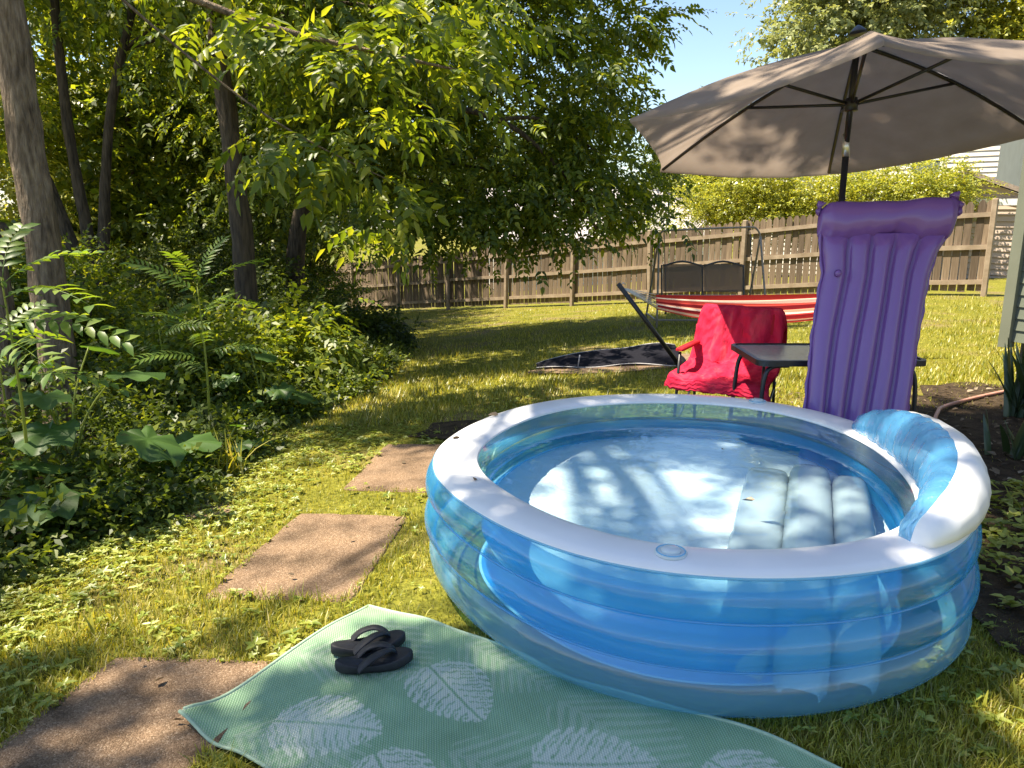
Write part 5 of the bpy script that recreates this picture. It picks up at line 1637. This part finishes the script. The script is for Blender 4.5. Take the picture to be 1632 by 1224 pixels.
# ================================================================== PLANTS
def sword_plant(x, y, n, h, label, seed):
    r = np.random.default_rng(seed)
    root = empty('sword_leaf_plant', (x, y, g(x, y)), label, 'plant', 'sword-leaved plants in the planting bed')
    for k in range(n):
        a = r.uniform(0, 2 * math.pi); ln = h * r.uniform(.65, 1.1); lean = r.uniform(.08, .75)
        V = []; F = []
        m = 7
        d = Vector((math.cos(a), math.sin(a), 0)); s_ = Vector((-d.y, d.x, 0))
        bx = Vector((r.normal(0, .06), r.normal(0, .06), 0))
        for i in range(m):
            t = i / (m - 1)
            p = bx + d * (lean * ln * t ** 1.4 * .8) + Vector((0, 0, ln * (t - .30 * lean * t * t)))
            w_ = .021 * (1 - t) ** .5 * (1 + .5 * math.sin(math.pi * t)) + .001
            V += [p - s_ * w_, p + Vector((0, 0, -.004)) - d * .006, p + s_ * w_]
        for i in range(m - 1):
            for q in (0, 1):
                b = i * 3 + q; F.append((b, b + 1, b + 4, b + 3))
        obj('leaf', mesh_py('leaf', V, F, True), M['sword_leaf'], root)
sword_plant(3.95, 5.75, 34, .62, 'dark sword-leaved plant clump at the house corner', 1)
sword_plant(4.30, 5.35, 28, .60, 'dark sword-leaved plant clump cut by the right frame edge', 2)
sword_plant(3.25, 4.75, 12, .34, 'small sword-leaved plant behind the pool backrest', 3)

def tuft(x, y, n, h, label, seed, mat='grass'):
    r = np.random.default_rng(seed)
    V = []; F = []
    for k in range(n):
        a = r.uniform(0, 2 * math.pi); ln = h * r.uniform(.5, 1.1); lean = r.uniform(.2, 1.0)
        d = Vector((math.cos(a), math.sin(a), 0)); s_ = Vector((-d.y, d.x, 0))
        bx = Vector((r.normal(0, .05), r.normal(0, .05), 0))
        b0 = len(V)
        for i in range(5):
            t = i / 4
            p = bx + d * (lean * ln * t ** 1.5 * .9) + Vector((0, 0, ln * (t - .5 * lean * t * t)))
            w_ = .006 * (1 - t) ** .6 + .0008
            V += [p - s_ * w_, p + s_ * w_]
        for i in range(4): F.append((b0 + i * 2, b0 + i * 2 + 1, b0 + i * 2 + 3, b0 + i * 2 + 2))
    o = obj('grass_tuft', mesh_py('grass_tuft', V, F, True), M[mat], None, (x, y, g(x, y)))
    return tag(o, label, 'grass tuft', 'tall grass tufts')
tuft(2.55, 3.05, 60, .24, 'grass tuft right of the pool backrest', 1)
tuft(2.25, 2.45, 70, .20, 'bright grass tuft against the right side of the pool', 2)
tuft(2.75, 3.75, 50, .26, 'shaded grass tuft behind the backrest in the bed', 3)
tuft(-1.85, 4.75, 40, .36, 'tall arching grass tuft at the lawn edge below the pinnate sapling', 4)
tuft(-1.6, 2.7, 22, .12, 'short grass tuft left of the nearest slab', 5)
tuft(1.62, 2.12, 60, .10, 'grass tuft at the foot of the pool, lower right', 6)
tuft(-.15, 4.75, 40, .14, 'weedy tuft between the farthest slab and the pool', 7)

def big_leaf_mesh(seed):
    r = np.random.default_rng(seed)
    n = 26; rings = 4
    V = [(0, 0, 0)]; F = []
    lob = r.uniform(0, 6.28)
    for q in range(1, rings + 1):
        f = q / rings
        for i in range(n):
            t = 2 * math.pi * i / n
            base = .5 * (1 + .28 * math.cos(t)) * (1 - .55 * math.exp(-((abs(t - math.pi)) / .28) ** 2))
            rad = base * (1 + (.09 * math.sin(5 * t + lob) + .05 * math.sin(9 * t)) * f)
            x = math.cos(t) * rad * f; y = math.sin(t) * rad * f * .95
            z = .085 * abs(math.sin(t * 3.5)) * f - .16 * f * f * (.6 + .4 * math.cos(t)) + .05 * math.sin(7 * t + lob) * f ** 2 + .06 * abs(y)
            V.append((x + .18, y, z))
    V[0] = (.18, 0, 0)
    for i in range(n): F.append((0, 1 + i, 1 + (i + 1) % n))
    for q in range(rings - 1):
        for i in range(n):
            a = 1 + q * n + i; b = 1 + q * n + (i + 1) % n
            F.append((a, a + n, b + n, b))
    m = mesh_py('leaf', V, F, True); m.materials.append(M['leaf_big'])
    return m
BIG = [big_leaf_mesh(s_) for s_ in range(4)]
def burdock(x, y, leaves, label, seed):
    r = np.random.default_rng(seed)
    root = empty('broad_leaf_plant', (x, y, g(x, y)), label, 'plant', 'broad-leaved weeds at the lawn edge')
    for k, (dx, dy, z, sz) in enumerate(leaves):
        tip = Vector((dx, dy, z))
        path = smooth_path([(r.normal(0, .02), r.normal(0, .02), 0), (dx * .35, dy * .35, z * .62), tuple(tip)], 5)
        V, F = tube(path, [.009 - .005 * i / (len(path) - 1) for i in range(len(path))], 6)
        obj('stalk', mesh_py('stalk', V, F, True), M['weed'], root)
        o = bpy.data.objects.new('leaf', BIG[k % 4]); link(o, root)
        o.location = tip
        o.rotation_euler = (r.uniform(-.25, .25), r.uniform(-.1, .35), math.atan2(dy, dx) + r.uniform(-.4, .4))
        o.scale = (sz, sz, sz)
burdock(-2.75, 4.55, [(.50, -.10, .42, .40), (.18, -.38, .55, .34), (-.22, -.30, .50, .36), (.25, .18, .72, .34), (-.12, .05, .80, .28), (.05, -.25, .70, .30), (-.42, -.05, .62, .38), (.40, -.40, .22, .38), (-.05, -.50, .30, .40), (.62, .10, .30, .34), (.1, .2, .9, .22)], 'broad-leaved weed with huge leaves in front of the thick grey trunk', 1)
burdock(-2.75, 3.75, [(.28, -.12, .26, .40), (-.05, -.25, .22, .38), (.12, .15, .36, .36), (-.35, .0, .34, .38), (.35, .12, .18, .30), (-.2, -.4, .14, .36)], 'low broad-leaved weed in shade at the lower left', 2)
burdock(-2.20, 6.55, [(.18, -.12, .35, .26), (-.15, -.15, .45, .24), (.05, -.05, .62, .20), (.28, .05, .24, .26), (-.1, .1, .66, .16), (.0, -.28, .24, .26), (-.3, -.05, .30, .24)], 'broad-leaved weed in front of the straight brown trunk', 3)
burdock(-2.0, 5.15, [(.12, -.1, .16, .16), (-.12, -.1, .2, .16), (.05, .1, .24, .14), (.18, .06, .12, .14)], 'small broad-leaved weed beside the tall arching grass', 4)

def frond_mesh(n, L, ll, lw, seed, curve=.3):
    r = np.random.default_rng(seed)
    V = []; F = []
    pts = [Vector((L * t, 0, .12 * L * math.sin(t * 2.2) - curve * L * t * t)) for t in np.linspace(0, 1, 9)]
    tv, tf = tube(pts, [.0035 - .002 * i / 8 for i in range(9)], 4)
    V += [tuple(v) for v in tv]; F += [f for f in tf]
    for i in range(n):
        t = .18 + .80 * i / (n - 1)
        p = Vector((L * t, 0, .12 * L * math.sin(t * 2.2) - curve * L * t * t))
        for s_ in (-1, 1):
            d = Vector((.45 + .35 * t, s_ * 1.0, r.uniform(-.35, .05))).normalized()
            u = Vector((0, 0, 1)); sd = u.cross(d).normalized(); u = d.cross(sd)
            l = ll * (1 - .35 * abs(t - .55)) * r.uniform(.9, 1.1); w = lw * r.uniform(.85, 1.1)
            b = len(V)
            for f, wf, dz in ((0, 0, 0), (.25, .85, .1), (.55, .95, .08), (1, 0, -.18)):
                q = p + d * l * f + u * (dz * l * .4)
                if wf == 0: V.append(tuple(q))
                else:
                    V.append(tuple(q - sd * w * wf * .5 + u * w * .12)); V.append(tuple(q)); V.append(tuple(q + sd * w * wf * .5 + u * w * .12))
            F += [(b, b + 1, b + 2), (b, b + 2, b + 3), (b + 1, b + 4, b + 5, b + 2), (b + 2, b + 5, b + 6, b + 3), (b + 4, b + 7, b + 5), (b + 5, b + 7, b + 6)]
    m = mesh_py('frond', V, F, True); m.materials.append(M['leaf_frond'])
    return m
FR1 = [frond_mesh(9, .55, .13, .048, s_) for s_ in range(3)]
FR2 = [frond_mesh(13, .50, .11, .022, s_ + 5, .2) for s_ in range(3)]
def sapling(x, y, h, fr, spec, label, seed):
    r = np.random.default_rng(seed)
    root = empty('pinnate_sapling', (x, y, g(x, y)), label, 'sapling', 'saplings with feathery leaves at the lawn edge')
    V, F = tube(smooth_path([(0, 0, 0), (.02, .01, h * .5), (.0, .02, h)], 6), [.012 - .008 * i / 12 for i in range(13)], 7)
    obj('stem', mesh_py('stem', V, F, True), M['weed'], root)
    for k, (z, az, el, sc) in enumerate(spec):
        o = bpy.data.objects.new('frond', fr[k % 3]); link(o, root)
        o.location = (.01, .01, z)
        o.rotation_euler = (r.uniform(-.5, .5), -el, az)
        o.scale = (sc,) * 3
sapling(-2.62, 3.95, 1.35, FR1, [(1.25, -.3, .15, 1.0), (1.12, .15, -.05, 1.0), (1.3, -1.4, .4, .9), (1.0, -.8, .05, 1.0), (1.32, .7, .5, .8), (1.05, 2.6, .2, 1.0), (.9, -2.0, .1, 1.0), (1.34, 1.8, .8, .8), (.82, .3, .0, .9), (1.2, -2.7, .3, 1)], 'sapling with bright yellow green paired leaflets in front of the thick grey trunk', 1)
sapling(-2.25, 5.5, 1.25, FR2, [(1.2, .4, .5, 1.0), (1.05, -.5, .25, 1.0), (.9, 2.8, .3, 1.0), (1.15, 3.3, .6, 1.0), (1.22, -1.6, .7, .9), (.75, .1, .1, .9), (.7, -2.4, .2, .9), (.98, 1.4, .4, .9), (.6, 2.4, .1, .8), (.85, -1.2, .2, 1.0), (1.24, 1.0, 1.0, .8)], 'tall feathery sapling standing alone at the lawn edge', 2)
sapling(-3.35, 4.9, 1.0, FR1, [(.95, -.2, .3, .9), (.85, -1.2, .1, .9), (.98, 1.2, .6, .8), (.8, 2.7, .2, .9), (.7, -2.2, .1, .9), (1.0, .5, .4, .9)], 'sapling with paired leaflets at the left frame edge behind the broad-leaved weed', 3)
sapling(-2.95, 6.35, .9, FR2, [(.85, -.2, .3, .9), (.75, -1.2, .1, .9), (.88, 1.2, .6, .8), (.7, 2.7, .2, .9), (.6, -2.2, .1, .9)], 'small feathery sapling between the thick grey trunk and the tall feathery one', 4)
